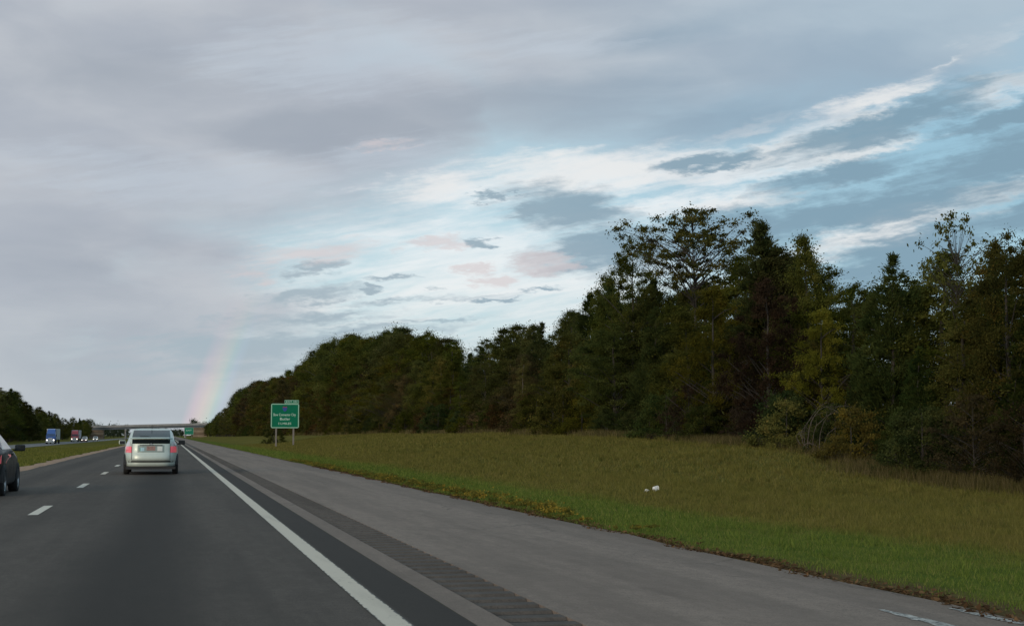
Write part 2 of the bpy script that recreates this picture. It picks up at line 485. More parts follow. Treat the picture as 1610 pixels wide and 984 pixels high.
def bark(name, a, b):
    m, g, p = base_mat(name)
    tc = g.new('ShaderNodeTexCoord').outputs['Object']
    n = g.noise(g.v('MULTIPLY', tc, (9, 9, 1.5)), 1.0, 6, .7)
    g.put(p.inputs['Base Color'], g.mix(g.ss(n, .3, .7), a, b))
    p.inputs['Roughness'].default_value = .95
    bp = g.new('ShaderNodeBump')
    bp.inputs['Strength'].default_value = .8
    bp.inputs['Distance'].default_value = .03
    g.l.new(n, bp.inputs['Height'])
    g.l.new(bp.outputs[0], p.inputs['Normal'])
    return m


M_BARK = bark('grey_bark', (.026, .022, .019), (.066, .057, .048))
M_DRYBARK = bark('dry_bark', (.060, .049, .040), (.150, .122, .100))
M_PALEBARK = bark('pale_bark', (.22, .19, .155), (.40, .36, .30))

# ------------------------------------------------------------------ object helpers


def tag(o, label=None, cat=None, group=None, kind=None):
    if label:
        o['label'] = label
    if cat:
        o['category'] = cat
    if group:
        o['group'] = group
    if kind:
        o['kind'] = kind
    return o


def empty(name, loc=(0, 0, 0), rz=0.0):
    o = bpy.data.objects.new(name, None)
    o.location = loc
    o.rotation_euler = (0, 0, rz)
    o.empty_display_size = .3
    col.objects.link(o)
    return o


def mesh_obj(name, verts, faces, mat, parent=None, smooth=False):
    me = bpy.data.meshes.new(name)
    me.from_pydata([tuple(v) for v in verts], [], faces)
    if mat:
        me.materials.append(mat)
    if smooth:
        me.polygons.foreach_set('use_smooth', [True] * len(me.polygons))
    me.update()
    o = bpy.data.objects.new(name, me)
    col.objects.link(o)
    if parent:
        o.parent = parent
    return o


def np_mesh(name, V, nper, tint, mat):
    """V: (n, nper, 3) separate polygons of nper corners, tint: (n,) face attribute"""
    n = V.shape[0]
    me = bpy.data.meshes.new(name)
    me.vertices.add(n * nper)
    me.vertices.foreach_set('co', V.reshape(-1).astype(np.float32))
    me.loops.add(n * nper)
    me.loops.foreach_set('vertex_index', np.arange(n * nper, dtype=np.int32))
    me.polygons.add(n)
    me.polygons.foreach_set('loop_start', np.arange(0, n * nper, nper, dtype=np.int32))
    me.polygons.foreach_set('loop_total', np.full(n, nper, dtype=np.int32))
    at = me.attributes.new('tint', 'FLOAT', 'FACE')
    at.data.foreach_set('value', tint.astype(np.float32))
    if mat:
        me.materials.append(mat)
    me.update(calc_edges=True)
    return me


class MB:
    """collects shapes for ONE mesh"""

    def __init__(self):
        self.v, self.f = [], []

    def add(self, vs, fs):
        b = len(self.v)
        self.v += [Vector(p) for p in vs]
        self.f += [tuple(b + i for i in f) for f in fs]
        return self

    def box(self, x0, x1, y0, y1, z0, z1):
        vs = [(x, y, z) for z in (z0, z1) for y in (y0, y1) for x in (x0, x1)]
        return self.add(vs, [(0, 2, 3, 1), (4, 5, 7, 6), (0, 1, 5, 4), (2, 6, 7, 3), (0, 4, 6, 2), (1, 3, 7, 5)])

    def tube(self, pts, rad, n=6, cap=True):
        pts = [Vector(p) for p in pts]
        if not hasattr(rad, '__len__'):
            rad = [rad] * len(pts)
        vs, fs = [], []
        for i, p in enumerate(pts):
            t = (pts[min(i + 1, len(pts) - 1)] - pts[max(i - 1, 0)]).normalized()
            a = t.orthogonal().normalized() if i == 0 else (a - t * a.dot(t)).normalized()
            b = t.cross(a)
            for k in range(n):
                th = 2 * pi * k / n
                vs.append(p + (a * cos(th) + b * sin(th)) * rad[i])
        for i in range(len(pts) - 1):
            for k in range(n):
                fs.append((i * n + k, i * n + (k + 1) % n, (i + 1) * n + (k + 1) % n, (i + 1) * n + k))
        if cap:
            fs.append(tuple(range(n - 1, -1, -1)))
            fs.append(tuple((len(pts) - 1) * n + k for k in range(n)))
        return self.add(vs, fs)

    def lathe_x(self, prof, n=24, cx=0, cy=0, cz=0):
        """profile of (x, r) turned round the x axis"""
        vs, fs = [], []
        for (x, r) in prof:
            for k in range(n):
                th = 2 * pi * k / n
                vs.append((cx + x, cy + r * cos(th), cz + r * sin(th)))
        for i in range(len(prof) - 1):
            for k in range(n):
                fs.append((i * n + k, i * n + (k + 1) % n, (i + 1) * n + (k + 1) % n, (i + 1) * n + k))
        return self.add(vs, fs)

    def build(self, name, mat, parent=None, smooth=False, bevel=0.0):
        o = mesh_obj(name, self.v, self.f, mat, parent, smooth)
        if bevel:
            bm = bmesh.new()
            bm.from_mesh(o.data)
            bmesh.ops.bevel(bm, geom=list(bm.edges), offset=bevel, segments=2, affect='EDGES', profile=.6)
            bm.to_mesh(o.data)
            bm.free()
        return o


def sstep(a, b, x):
    t = min(1, max(0, (x - a) / (b - a)))
    return t * t * (3 - 2 * t)


# ------------------------------------------------------------------ the lie of the land
def z_road(X):
    return 0.0 if X > -2.1 else 0.018 * (X + 2.1)


HY = [(0, -1.2), (30, -1.1), (43, -.55), (48, -.3), (53, 0.0), (58, .45), (65, .75), (74, .98), (85, 1.10), (100, 1.24), (120, 1.31), (150, 1.33), (200, 1.33),
      (310, 1.2), (500, 1.0), (800, .7), (1000, .3), (1400, 0), (9000, 0)]


def bank(Y):
    return float(np.interp(Y, [a for a, b in HY], [b for a, b in HY]))


def terrain(X, Y):
    wob = .05 * sin(X * .7 + Y * .13) + .04 * sin(X * .31 - Y * .23 + 1.0)
    if X >= 5.7:
        e = -.035 - .10 * sstep(5.8, 9.0, X)
        r = sstep(9.0, 26.0, X)
        return e * (1 - r) + bank(Y) * r + wob * sstep(6.5, 12, X)
    if X >= -5.4:
        return z_road(X) - .09
    if X >= -6.5:
        return -.085 - .05 * (-5.4 - X)
    a = -.14 - 1.15 * sstep(-6.5, -16, X) + .20 * sstep(-17, -25, X)
    a += 1.0 * sstep(-38, -60, X)
    return a + wob * sstep(-8, -12, X) * (1 - sstep(-22, -25, X)) + wob * sstep(-38, -42, X)


xs = [-6000, -3000, -1500, -800, -400, -200, -120, -90, -70, -60, -54, -48, -44, -40, -38, -36.6, -34, -31, -28, -26.4, -25, -23, -21, -19, -17, -15.5, -14, -12.5, -11, -9.5, -8, -7.2, -6.5,
      -6.0, -5.4, -5.3, -4, -2.1, 0, 2, 4, 5.5, 5.7, 5.9, 6.3] + [6.8 + .6 * i for i in range(36)] + [29, 31, 34, 38, 44, 52, 65, 90, 130, 200, 400, 800, 1500, 3000, 6000]
ys = [-300, -120, -60, -30, -15, -6, 0] + [3 + 1.5 * i for i in range(40)] + [64 + 3 * i for i in range(20)] + [125, 132, 140, 150, 160, 172, 185, 200, 220, 245, 275, 310, 350, 400, 460, 530, 620, 720, 850, 1000, 1300, 1800, 2600, 4000, 6500, 10000]
V = [(x, y, terrain(x, y)) for y in ys for x in xs]
nx = len(xs)
Fc = [(j * nx + i, j * nx + i + 1, (j + 1) * nx + i + 1, (j + 1) * nx + i) for j in range(len(ys) - 1) for i in range(nx - 1)]
tag(mesh_obj('ground', V, Fc, M_GROUND, smooth=True), kind='structure')


def strip(name, cols, ys, zf, mat, parent=None, smooth=False):
    V = [(x(y) if callable(x) else x, y, zf(x(y) if callable(x) else x, y)) for y in ys for x in cols]
    n = len(cols)
    F = [(j * n + i, j * n + i + 1, (j + 1) * n + i + 1, (j + 1) * n + i) for j in range(len(ys) - 1) for i in range(n - 1)]
    return mesh_obj(name, V, F, mat, parent, smooth)


rg = random.Random(4)
YL = [-60, -30, -10, 0] + [2 * i for i in range(1, 75)] + [160, 180, 200, 240, 300, 400, 550, 700, 900, 1200, 1700, 2500]
jit_l = {y: rg.uniform(-.12, .12) for y in YL}
road = tag(strip('road', [lambda y: -5.30 + jit_l[y] * .5, -4.2, -3.2, -2.1, -1, 0, 1.0, 2.02], YL, lambda x, y: z_road(x), M_ROAD), kind='structure')
jit_r = {y: rg.uniform(-.06, .07) for y in YL}
# shoulder: a sheet with a shallow trench in which the rumble strip is milled
shoulder = tag(strip('shoulder', [2.024, 2.262, 2.264, 2.728, 2.730, 4.2, lambda y: 5.76 + jit_r[y]], YL,
                     lambda x, y: -.028 if 2.263 < x < 2.729 else (0.0 if x < 5 else -.012), M_SHOULDER), kind='structure')
rb = MB()
pitch = .39
y = 4.0
prof = []
while y < 150:
    for dy, z in ((0, -.001), (.17, -.001), (.205, -.022), (.27, -.026), (.355, -.022)):
        prof.append((y + dy, z))
    y += pitch
vs = []
for (yy, zz) in prof:
    vs += [(2.266, yy, zz), (2.726, yy, zz)]
fs = [(2 * i, 2 * i + 1, 2 * i + 3, 2 * i + 2) for i in range(len(prof) - 1)]
b = len(vs)
vs += [(2.266, y, -.003), (2.726, y, -.003), (2.266, 2400, -.003), (2.726, 2400, -.003)]
fs.append((b, b + 1, b + 3, b + 2))
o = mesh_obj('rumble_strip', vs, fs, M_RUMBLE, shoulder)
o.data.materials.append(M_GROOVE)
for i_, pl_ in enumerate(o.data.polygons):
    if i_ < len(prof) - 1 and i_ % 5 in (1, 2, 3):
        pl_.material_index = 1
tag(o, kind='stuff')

strip('edge_line', [1.415, 1.605], YL, lambda x, y: .004, M_EDGELINE, road)
dash_me = None
Y0 = 24.2
for k in range(-1, 26):
    a = Y0 + 12.28 * k
    if dash_me is None:
        z0 = z_road(-2.16) + .005
        d0 = mesh_obj('lane_dash', [(-2.18, 0, z0), (-2.02, 0, z0 + .001), (-2.02, 3.1, z0 + .001), (-2.18, 3.1, z0)], [(0, 1, 2, 3)], M_WHITELINE, road)
        dash_me = d0
        d0.location.y = a
    else:
        o = dash_me.copy()
        col.objects.link(o)
        o.location.y = a
#strip('yellow_edge_line', [-5.02, -4.90], YL, lambda x, y: z_road(x) + .005, M_YELLOW, road)


def worn_stroke(x0, x1, y0, y1, seed):
    r = random.Random(seed)
    n = 14
    vs = []
    for i in range(n + 1):
        t = i / n
        w = (x1 - x0) * (.25 + .75 * sin(pi * min(1, .12 + t * .8))) * r.uniform(.7, 1)
        c = (x0 + x1) / 2 + r.uniform(-.01, .01)
        yy = y0 + (y1 - y0) * t
        zz = .004 if c < 4.9 else (.004 - .012 * (c - 4.2) / 1.56)
        vs += [(c - w / 2, yy, zz), (c + w / 2, yy, zz)]
    return vs, [(2 * i, 2 * i + 1, 2 * i + 3, 2 * i + 2) for i in range(n)]


for a in ((5.02, 5.16, 8.2, 9.75, 1), (5.60, 5.70, 8.8, 9.75, 2)):
    vs, fs = worn_stroke(*a)
    mesh_obj('faded_paint_mark', vs, fs, M_FADED, shoulder)

m, g, p = base_mat('orange_dirt')
pos = g.new('ShaderNodeNewGeometry').outputs['Position']
n1 = g.noise(pos, 5, 6, .7)
n2 = g.noise(g.v('MULTIPLY', pos, (1.5, .12, 1)), 1.0, 4)
cc = g.mix(g.ss(n1, .3, .7), (.24, .135, .075), (.40, .245, .145))
cc = g.mix(g.m('MULTIPLY', g.ss(n2, .45, .7), .6), cc, (.19, .12, .075))
g.put(p.inputs['Base Color'], cc)
p.inputs['Roughness'].default_value = .95
M_DIRT = m
jd = {y: rg.uniform(-.22, .22) for y in YL}
tag(strip('dirt_strip', [lambda y: -6.25 + jd[y], -5.7, -5.26], YL, lambda x, y: (-.062 if x > -5.5 else (-.070 if x > -6 else -.105)), M_DIRT), kind='structure')
YF = [-60, 0, 60, 120, 180, 240, 300, 360, 420, 480, 540, 600, 700, 800, 1000, 1400, 2500]
opp = tag(strip('opposite_road', [-36.4, -34, -31, -28, -26.6], YF, lambda x, y: terrain(x, y) + .05 + (.02 if -35 < x < -27 else 0), M_FARROAD), kind='structure')
strip('edge_line', [-27.5, -27.35], YF, lambda x, y: terrain(x, y) + .085, M_WHITELINE, opp)


def leaves(rng, C, R, per, size, flat=.7, aspect=.55, along=None, along_k=0.0):
    """diamond leaves scattered in ellipsoidal clumps C (n,3) of radius R (n,)"""
    n = len(C)
    idx = np.repeat(np.arange(n), per)
    k = len(idx)
    dirs = rng.normal(0, 1, (k, 3))
    dirs /= np.linalg.norm(dirs, axis=1)[:, None]
    rad = R[idx] * np.minimum(np.abs(rng.normal(0, .62, k)), 1.6)
    an = rng.uniform(.65, 1.45, (n, 3)) * np.array([1, 1, flat])
    P = C[idx] + dirs * rad[:, None] * an[idx]
    P[:, 2] = np.maximum(P[:, 2], .03)
    u = rng.normal(0, 1, (k, 3))
    if along is not None:
        u = u * (1 - along_k) + along[idx] * along_k * 1.6
    u /= np.linalg.norm(u, axis=1)[:, None]
    w = rng.normal(0, 1, (k, 3))
    v = np.cross(u, w)
    v /= np.linalg.norm(v, axis=1)[:, None]
    s = (size * rng.uniform(.6, 1.3, k))[:, None]
    V = np.stack([P - u * s * .5, P + v * s * aspect * .5, P + u * s * .5, P - v * s * aspect * .5], 1)
    ct = rng.random(n)
    return V, np.clip(.68 * ct[idx] + .32 * rng.random(k), 0, 1)


# ------------------------------------------------------------------ grass
def np_bank(Y):
    return np.interp(Y, [a for a, b in HY], [b for a, b in HY])


def np_ss(a, b, x):
    t = np.clip((x - a) / (b - a), 0, 1)
    return t * t * (3 - 2 * t)


def np_terrain(X, Y):
    wob = .05 * np.sin(X * .7 + Y * .13) + .04 * np.sin(X * .31 - Y * .23 + 1.0)
    e = -.035 - .10 * np_ss(5.8, 9.0, X)
    r = np_ss(9.0, 26.0, X)
    zr = e * (1 - r) + np_bank(Y) * r + wob * np_ss(6.5, 12, X)
    a = -.14 - 1.15 * np_ss(6.5, 16, -X) + .20 * np_ss(17, 25, -X) + 1.0 * np_ss(38, 60, -X)
    zl = a + wob * np_ss(8, 12, -X) * (1 - np_ss(22, 25, -X)) + wob * np_ss(38, 42, -X)
    return np.where(X > 0, zr, zl)


def blades(rng, X, Y, h, w, lean=.5, tint=None):
    n = len(X)
    Z = np_terrain(X, Y) - .01
    th = rng.uniform(0, 2 * pi, n)
    la = rng.uniform(0, 2 * pi, n)
    L = rng.uniform(.1, lean, n) * h
    P = np.stack([X, Y, Z], 1)
    S = np.stack([np.cos(th) * w, np.sin(th) * w, np.zeros(n)], 1)
    T = P + np.stack([np.cos(la) * L, np.sin(la) * L, h], 1)
    V = np.stack([P - S, P + S, T], 1)
    return V, (rng.random(n) if tint is None else tint)


def zone(rng, n, d0, d1, x0, x1):
    """points in the verge between two distances, as seen over the right half of the frame"""
    Y = rng.uniform(d0, d1, n)
    X = rng.uniform(x0, x1, n)
    k = (X / np.maximum(Y, .1) < .80) & (X > 5.8 + .5 * (1 - np_ss(12, 19, Y)) * rng.random(n) ** .5)
    return X[k], Y[k]


rng = np.random.default_rng(11)
VV, TT = [], []
for (n, d0, d1, x0, x1, h, w) in ((90000, 7, 22, 5.82, 16, .085, .005), (130000, 20, 45, 5.82, 29, .10, .010), (90000, 45, 90, 6.0, 29, .13, .018), (60000, 90, 200, 6.0, 29, .17, .035)):
    X, Y = zone(rng, n, d0, d1, x0, x1)
    clump = .6 + .8 * (np.sin(X * 2.3 + np.sin(Y * 1.7) * 1.5) * np.sin(Y * 2.1 + X) * .5 + .5) * rng.random(len(X))
    bankk = .75 + .5 * np_ss(8.5, 12, X)
    V, t = blades(rng, X, Y, h * clump * bankk, np.full(len(X), w), .8)
    VV.append(V)
    TT.append(t)
for (n, d0, d1, w) in ((1500, 12, 45, .009), (1500, 40, 110, .02)):
    Xc, Yc = zone(rng, n, d0, d1, 7.0, 28.5)
    ix = np.repeat(np.arange(len(Xc)), 16)
    hh = rng.uniform(.12, .34, len(Xc)) * (.55 + .6 * np_ss(8.5, 14, Xc))
    X, Y = Xc[ix] + rng.normal(0, .07, len(ix)), Yc[ix] + rng.normal(0, .07, len(ix))
    V, t = blades(rng, X, Y, hh[ix] * rng.uniform(.5, 1, len(ix)), np.full(len(ix), w), .9, tint=np.clip(rng.random(len(Xc))[ix] * .7 + rng.random(len(ix)) * .3, 0, 1))
    VV.append(V)
    TT.append(t)
me = np_mesh('grass', np.concatenate(VV), 3, np.concatenate(TT), M_BLADE)
o = bpy.data.objects.new('grass', me)
col.objects.link(o)
tag(o, 'short olive green mown grass on the bank beside the road', 'grass', kind='stuff')
# median grass (coarser, only its nearer half shows)
Y = rng.uniform(45, 300, 60000)
X = -6.3 - rng.uniform(0, 1, 60000) ** 1.4 * 18
k = (-X / Y < .16)
X, Y = X[k], Y[k]
V, t = blades(rng, X, Y, rng.uniform(.08, .22, len(X)), .012 + Y * .00022, .6)
me = np_mesh('median_grass', V, 3, t, M_BLADE)
o = bpy.data.objects.new('median_grass', me)
col.objects.link(o)
tag(o, 'rough green grass covering the median left of the road', 'grass', kind='stuff')
# weeds with yellow heads and dead leaves along the pavement edge
WC, WR = [], []
r2 = random.Random(9)
for i in range(230):
    y0 = r2.uniform(16, 75)
    big = 1.0 if 22 < y0 < 46 else .5
    if y0 < 21 and r2.random() < .6:
        continue
    x0 = 5.95 + abs(r2.gauss(0, .25))
    for k in range(3):
        wx, wy = x0 + r2.gauss(0, .10), y0 + r2.gauss(0, .14)
        WC.append((wx, wy, terrain(max(wx, 5.75), wy) + r2.uniform(.02, .14) * big))
        WR.append(r2.uniform(.06, .15) * (.5 + .5 * big))
rng_w = np.random.default_rng(2)
V, t = leaves(rng_w, np.array(WC), np.array(WR), 60, .045, .7)
me = np_mesh('edge_weeds', V, 4, t, M_WEED)
o = bpy.data.objects.new('edge_weeds', me)
col.objects.link(o)
tag(o, 'low yellow flecked weeds along the edge of the shoulder', 'weeds', kind='stuff')
n = 11000
Y = rng.uniform(7, 60, n)
X = 5.72 + np.abs(rng.normal(0, .17, n)) + .12 * np.sin(Y * 1.9)
P = np.stack([X, Y, np_terrain(np.maximum(X, 5.75), Y) + rng.uniform(.0, .03, n)], 1)
u = rng.normal(0, 1, (n, 3)) * np.array([1, 1, .35])
u /= np.linalg.norm(u, axis=1)[:, None]
v = np.cross(u, np.array([0, 0, 1.0]) + rng.normal(0, .3, (n, 3)))
v /= np.linalg.norm(v, axis=1)[:, None]
s = rng.uniform(.012, .045, n)[:, None]
V = np.stack([P - u * s, P + v * s * .5, P + u * s, P - v * s * .5], 1)
me = np_mesh('dead_leaves', V, 4, rng.random(n), M_LITTERLEAF)
o = bpy.data.objects.new('dead_leaves', me)
col.objects.link(o)
tag(o, 'brown dead leaves and straw lying along the pavement edge', 'leaves', kind='stuff')
# tall dry grass where the lawn meets the wood
VV, TT = [], []
for (n, d0, d1, h, w) in ((30000, 36, 75, .55, .010), (24000, 75, 150, .6, .022), (14000, 150, 320, .7, .05)):
    Y = rng.uniform(d0, d1, n)
    X = 27.4 + rng.normal(0, .8, n) + .8 * np.sin(Y * .35) - .3 * np.sin(Y * .9)
    V, t = blades(rng, X, Y, h * rng.uniform(.25, 1, n), np.full(n, w), .5)
    VV.append(V)
    TT.append(t)
me = np_mesh('tall_grass', np.concatenate(VV), 3, np.concatenate(TT), M_TALL)
o = bpy.data.objects.new('tall_grass', me)
col.objects.link(o)
tag(o, 'tall dry grass fringe where the lawn meets the wood', 'tall grass', kind='stuff')


# ------------------------------------------------------------------ trees
def tree_proto(seed, H, lo, R, env, n_cl, per, leaf, clump=(.5, 1.0), flat=.65, aspect=.55, lean=0.0, limbs=16, trunk_r=.02, spray=0.0, inner=.35, top=.9, lobes=.3, narrow=.22):
    """unit data for a tree: (trunk MB, leaf V, tint); env(t) gives the crown radius over the crown height 0..1"""
    rng = np.random.default_rng(seed)
    r = random.Random(seed)
    mb = MB()
    pts = []
    for i in range(8):
        t = i / 7
        pts.append(Vector((lean * H * t * t + r.uniform(-.012, .012) * H * t, r.uniform(-.012, .012) * H * t, H * top * t)))
    mb.tube(pts, [H * trunk_r * (1.25 if i == 0 else 1) * (1 - .82 * i / 7) for i in range(8)], 7)

    def axis(z):
        t = min(1, max(0, z / (H * top)))
        i = min(6, int(t * 7))
        return pts[i].lerp(pts[i + 1], t * 7 - i)

    C, cr, al = [], [], []
    ph = [r.uniform(0, 6.28) for _ in range(4)]
    while len(C) < n_cl:
        t = r.random()
        if r.random() > env(t) * .85 + .18:
            continue
        phi = r.uniform(0, 2 * pi)
        e = env(t) * R
        e *= 1 + lobes * (sin(2 * phi + ph[0] + t * 4) * .5 + sin(3 * phi + ph[1] - t * 7) * .35 + sin(5 * phi + ph[2] + t * 11) * .25)
        if e < .05:
            e = .05
        rr = e * (inner + (1 - inner) * r.random() ** .55)
        z = H * (lo + (1 - lo) * t) + r.uniform(-.02, .02) * H
        a = axis(z)
        p = Vector((a.x + rr * cos(phi), a.y + rr * sin(phi), z))
        c = r.uniform(*clump) * (1.0 - narrow * t ** 2.2)
        if p.z < c * flat:
            p.z = c * flat
        if p.z + c * flat > H * 1.02:
            p.z = H * 1.02 - c * flat
        C.append(p)
        cr.append(c)
        al.append((cos(phi) * .8, sin(phi) * .8, .75))
    order = sorted(range(len(C)), key=lambda i: -((C[i].x ** 2 + C[i].y ** 2) ** .5 + r.random()))
    for i in order[:limbs] + r.sample(order, min(len(order), limbs // 2)):
        p = C[i]
        dz = (p.xy.length) * r.uniform(.35, .8)
        z0 = max(H * lo * .7, p.z - dz)
        s = axis(z0)
        mid = s.lerp(p, .5) + Vector((r.uniform(-.2, .2), r.uniform(-.2, .2), r.uniform(-.05, .35)))
        r0 = H * trunk_r * .27
        mb.tube([s, s.lerp(mid, .6), mid.lerp(p, .4), p], [r0, r0 * .75, r0 * .5, r0 * .18], 5, cap=False)
    V, t = leaves(rng, np.array([tuple(c) for c in C]), np.array(cr), per, leaf, flat, aspect, np.array(al), spray)
    return mb, V, t


def dome(t):
    return max(.03, sin(pi * min(1, .12 + .88 * t) ** .9)) ** .6


def egg(t):
    return (max(0, 1 - t) ** .42) * (.75 + .25 * sin(pi * min(1, t * 1.4)))


def cone(t):
    return max(.015, (1 - t) ** .85) * (.86 + .22 * sin(t * 17 + 1))


def umbrella(t):
    return (.25 + .75 * sstep(0, .55, t)) * (1 - .75 * sstep(.78, 1, t))


def bushy(t):
    return sqrt(max(0.02, 1 - t * t))


PROTO = {}


def proto(key, H, *a, **k):
    mb, V, t = tree_proto(*a[:1], H, *a[1:], **k)
    tm = bpy.data.meshes.new('trunk')
    tm.from_pydata([tuple(v) for v in mb.v], [], mb.f)
    tm.materials.append(M_BARK)
    tm.polygons.foreach_set('use_smooth', [True] * len(tm.polygons))
    cm = np_mesh('crown', V, 4, t, L_DARK)
    PROTO[key] = (H, tm, cm)


#            key      H   seed lo   R   env  n  per leaf
proto('oak', 12, 21, .10, 3.6, dome, 170, 310, .145, clump=(.5, 1.1), lobes=.45)
proto('oak2', 12, 22, .08, 3.3, egg, 170, 310, .142, clump=(.45, 1.0), lobes=.5)
proto('oak3', 13, 23, .16, 3.9, dome, 160, 310, .15, clump=(.5, 1.2), lobes=.55)
proto('slim', 13, 24, .10, 2.4, egg, 140, 290, .138, clump=(.4, .95), lobes=.5)
proto('maple', 11, 25, .08, 3.3, dome, 150, 300, .142, clump=(.4, 1.0), lobes=.6)
proto('cedar', 11, 31, .03, 2.5, cone, 250, 190, .23, clump=(.25, .7), flat=1.15, aspect=.22, spray=.6, limbs=26, trunk_r=.014, lobes=.5, narrow=.62)
proto('cedar2', 10, 32, .04, 2.3, lambda t: cone(t) ** .85, 230, 190, .22, clump=(.22, .65), flat=1.2, aspect=.22, spray=.6, limbs=24, trunk_r=.014, lobes=.7, narrow=.62)
proto('pine', 14, 33, .35, 2.6, dome, 80, 190, .22, clump=(.4, .85), flat=.7, aspect=.2, spray=.3, limbs=26, lobes=.5)
proto('umbrella', 15, 34, .60, 4.4, umbrella, 150, 125, .18, clump=(.38, .75), flat=.5, limbs=44, inner=.12, lobes=.35, trunk_r=.011, narrow=.1)
proto('sparse', 11, 35, .50, 2.6, umbrella, 80, 40, .18, clump=(.3, .62), limbs=44, trunk_r=.009, lobes=.3, top=.8)
proto('bush', 3.4, 41, .02, 2.1, bushy, 75, 190, .13, clump=(.3, .65), limbs=14, trunk_r=.02, inner=.2)
proto('bush2', 2.6, 42, .02, 1.7, bushy, 55, 190, .12, clump=(.25, .6), limbs=14, trunk_r=.02, inner=.2, lobes=.5)
proto('brush', 4.6, 43, .05, 2.3, bushy, 95, 110, .12, clump=(.3, .75), limbs=44, trunk_r=.012, inner=.15, lobes=.5)


def plant(kind, proto_key, x, y, H, mat, label, cat, group=None, rz=None, wide=1.0, barkm=None, sink=.05):
    H0, tm, cm = PROTO[proto_key]
    root = empty(kind, (x, y, terrain(x, y) - sink), r3.uniform(0, 6.28) if rz is None else rz)
    s = H / H0
    root.scale = (s * wide, s * wide, s)
    tag(root, label, cat, group)
    for nm, me, mt in (('trunk', tm, barkm or M_BARK), ('crown', cm, mat)):
        o = bpy.data.objects.new(nm, me)
        col.objects.link(o)
        o.parent = root
        o.material_slots[0].link = 'OBJECT'
        o.material_slots[0].material = mt
    return root


r3 = random.Random(77)
PROF_R = [(325, 660), (340, 640), (375, 615), (400, 600), (440, 592), (470, 575), (500, 558), (512, 537), (545, 525), (580, 530), (620, 513), (680, 522), (715, 538), (745, 546), (765, 528),
          (800, 507), (830, 512), (850, 500), (880, 480), (905, 476), (930, 440), (960, 432), (985, 425), (1030, 432), (1110, 428), (1150, 400), (1175, 385), (1200, 375), (1230, 388), (1265, 385),
          (1300, 405), (1340, 435), (1365, 452), (1385, 445), (1402, 410), (1430, 428), (1455, 405), (1480, 395), (1530, 388), (1560, 376), (1600, 366), (1700, 345)]


def prof(PR, x):
    return float(np.interp(x, [a for a, b in PR], [b for a, b in PR]))


def tline(Y):
    return 29.0 - 7.0 * sstep(250, 700, Y)


def zone_name(px):
    for lim, nm in ((372, 'near the overpass'), (500, 'behind the big exit sign'), (720, 'at the rounded hump'), (920, 'in the dip mid wood'),
                    (1140, 'under the open crowned tree'), (1330, 'near the bent pale branches'), (2500, 'at the right end')):
        if px < lim:
            return nm


KIND = {
    'dark': ('broadleaf_tree', ('oak', 'oak2', 'oak3', 'slim'), L_DARK, 'dark green broadleaf tree'),
    'olive': ('broadleaf_tree', ('oak2', 'maple', 'slim'), L_OLIVE, 'olive green broadleaf tree'),
    'cedar': ('cedar_tree', ('cedar', 'cedar2'), L_CEDAR, 'dark pointed cedar tree'),
    'yellow': ('broadleaf_tree', ('maple', 'slim'), L_YELLOW, 'yellow green broadleaf tree'),
    'russet': ('broadleaf_tree', ('maple', 'oak2'), L_RUSSET, 'russet autumn tree'),
    'pine': ('pine_tree', ('pine',), L_CEDAR, 'thin crowned pine tree'),
}


def pick(px, row):
    # colours drift along the wood as they do in the photograph
    u = r3.random()
    if px < 372:
        return 'dark' if u < .8 else 'olive'
    if px < 500:
        return ('russet' if u < .4 else 'olive' if u < .55 else 'dark') if row < 2 else ('dark' if u < .8 else 'russet')
    if px < 720:
        return ('russet' if u < .26 else 'olive' if u < .62 else 'dark') if row < 2 else ('dark' if u < .9 else 'olive')
    if px < 920:
        return ('olive' if u < .45 else 'russet' if u < .6 else 'dark') if row < 2 else ('dark' if u < .5 else 'cedar' if u < .75 else 'pine')
    if px < 1330:
        return ('dark' if u < .45 else 'cedar' if u < .58 else 'olive') if row < 2 else ('dark' if u < .85 else 'cedar')
    return ('dark' if u < .5 else 'cedar' if u < .65 else 'olive' if u < .92 else 'russet') if row < 2 else ('dark' if u < .8 else 'cedar')


def put_tree(kind, X, Y, H, row, px, side='right'):
    nm, keys, mat, txt = KIND[kind]
    key = r3.choice(keys)
    H0 = PROTO[key][0]
    wide = min(1.35, max(.85, (5.2 / (H / H0 * {'oak': 3.6, 'oak2': 3.3, 'oak3': 3.9}.get(key, 2.6)) / 1.6))) * r3.uniform(.9, 1.1) if H / H0 < .95 else r3.uniform(1.0, 1.32)
    where = zone_name(px)
    lab = f"{txt} {'at the front' if row < 2 else 'on the skyline' if row == 2 else 'deep inside the wood'}, {where}"
    return plant(nm, key, X, Y, H, mat, lab, 'tree', lab.replace(txt, txt + 's'), wide=wide)


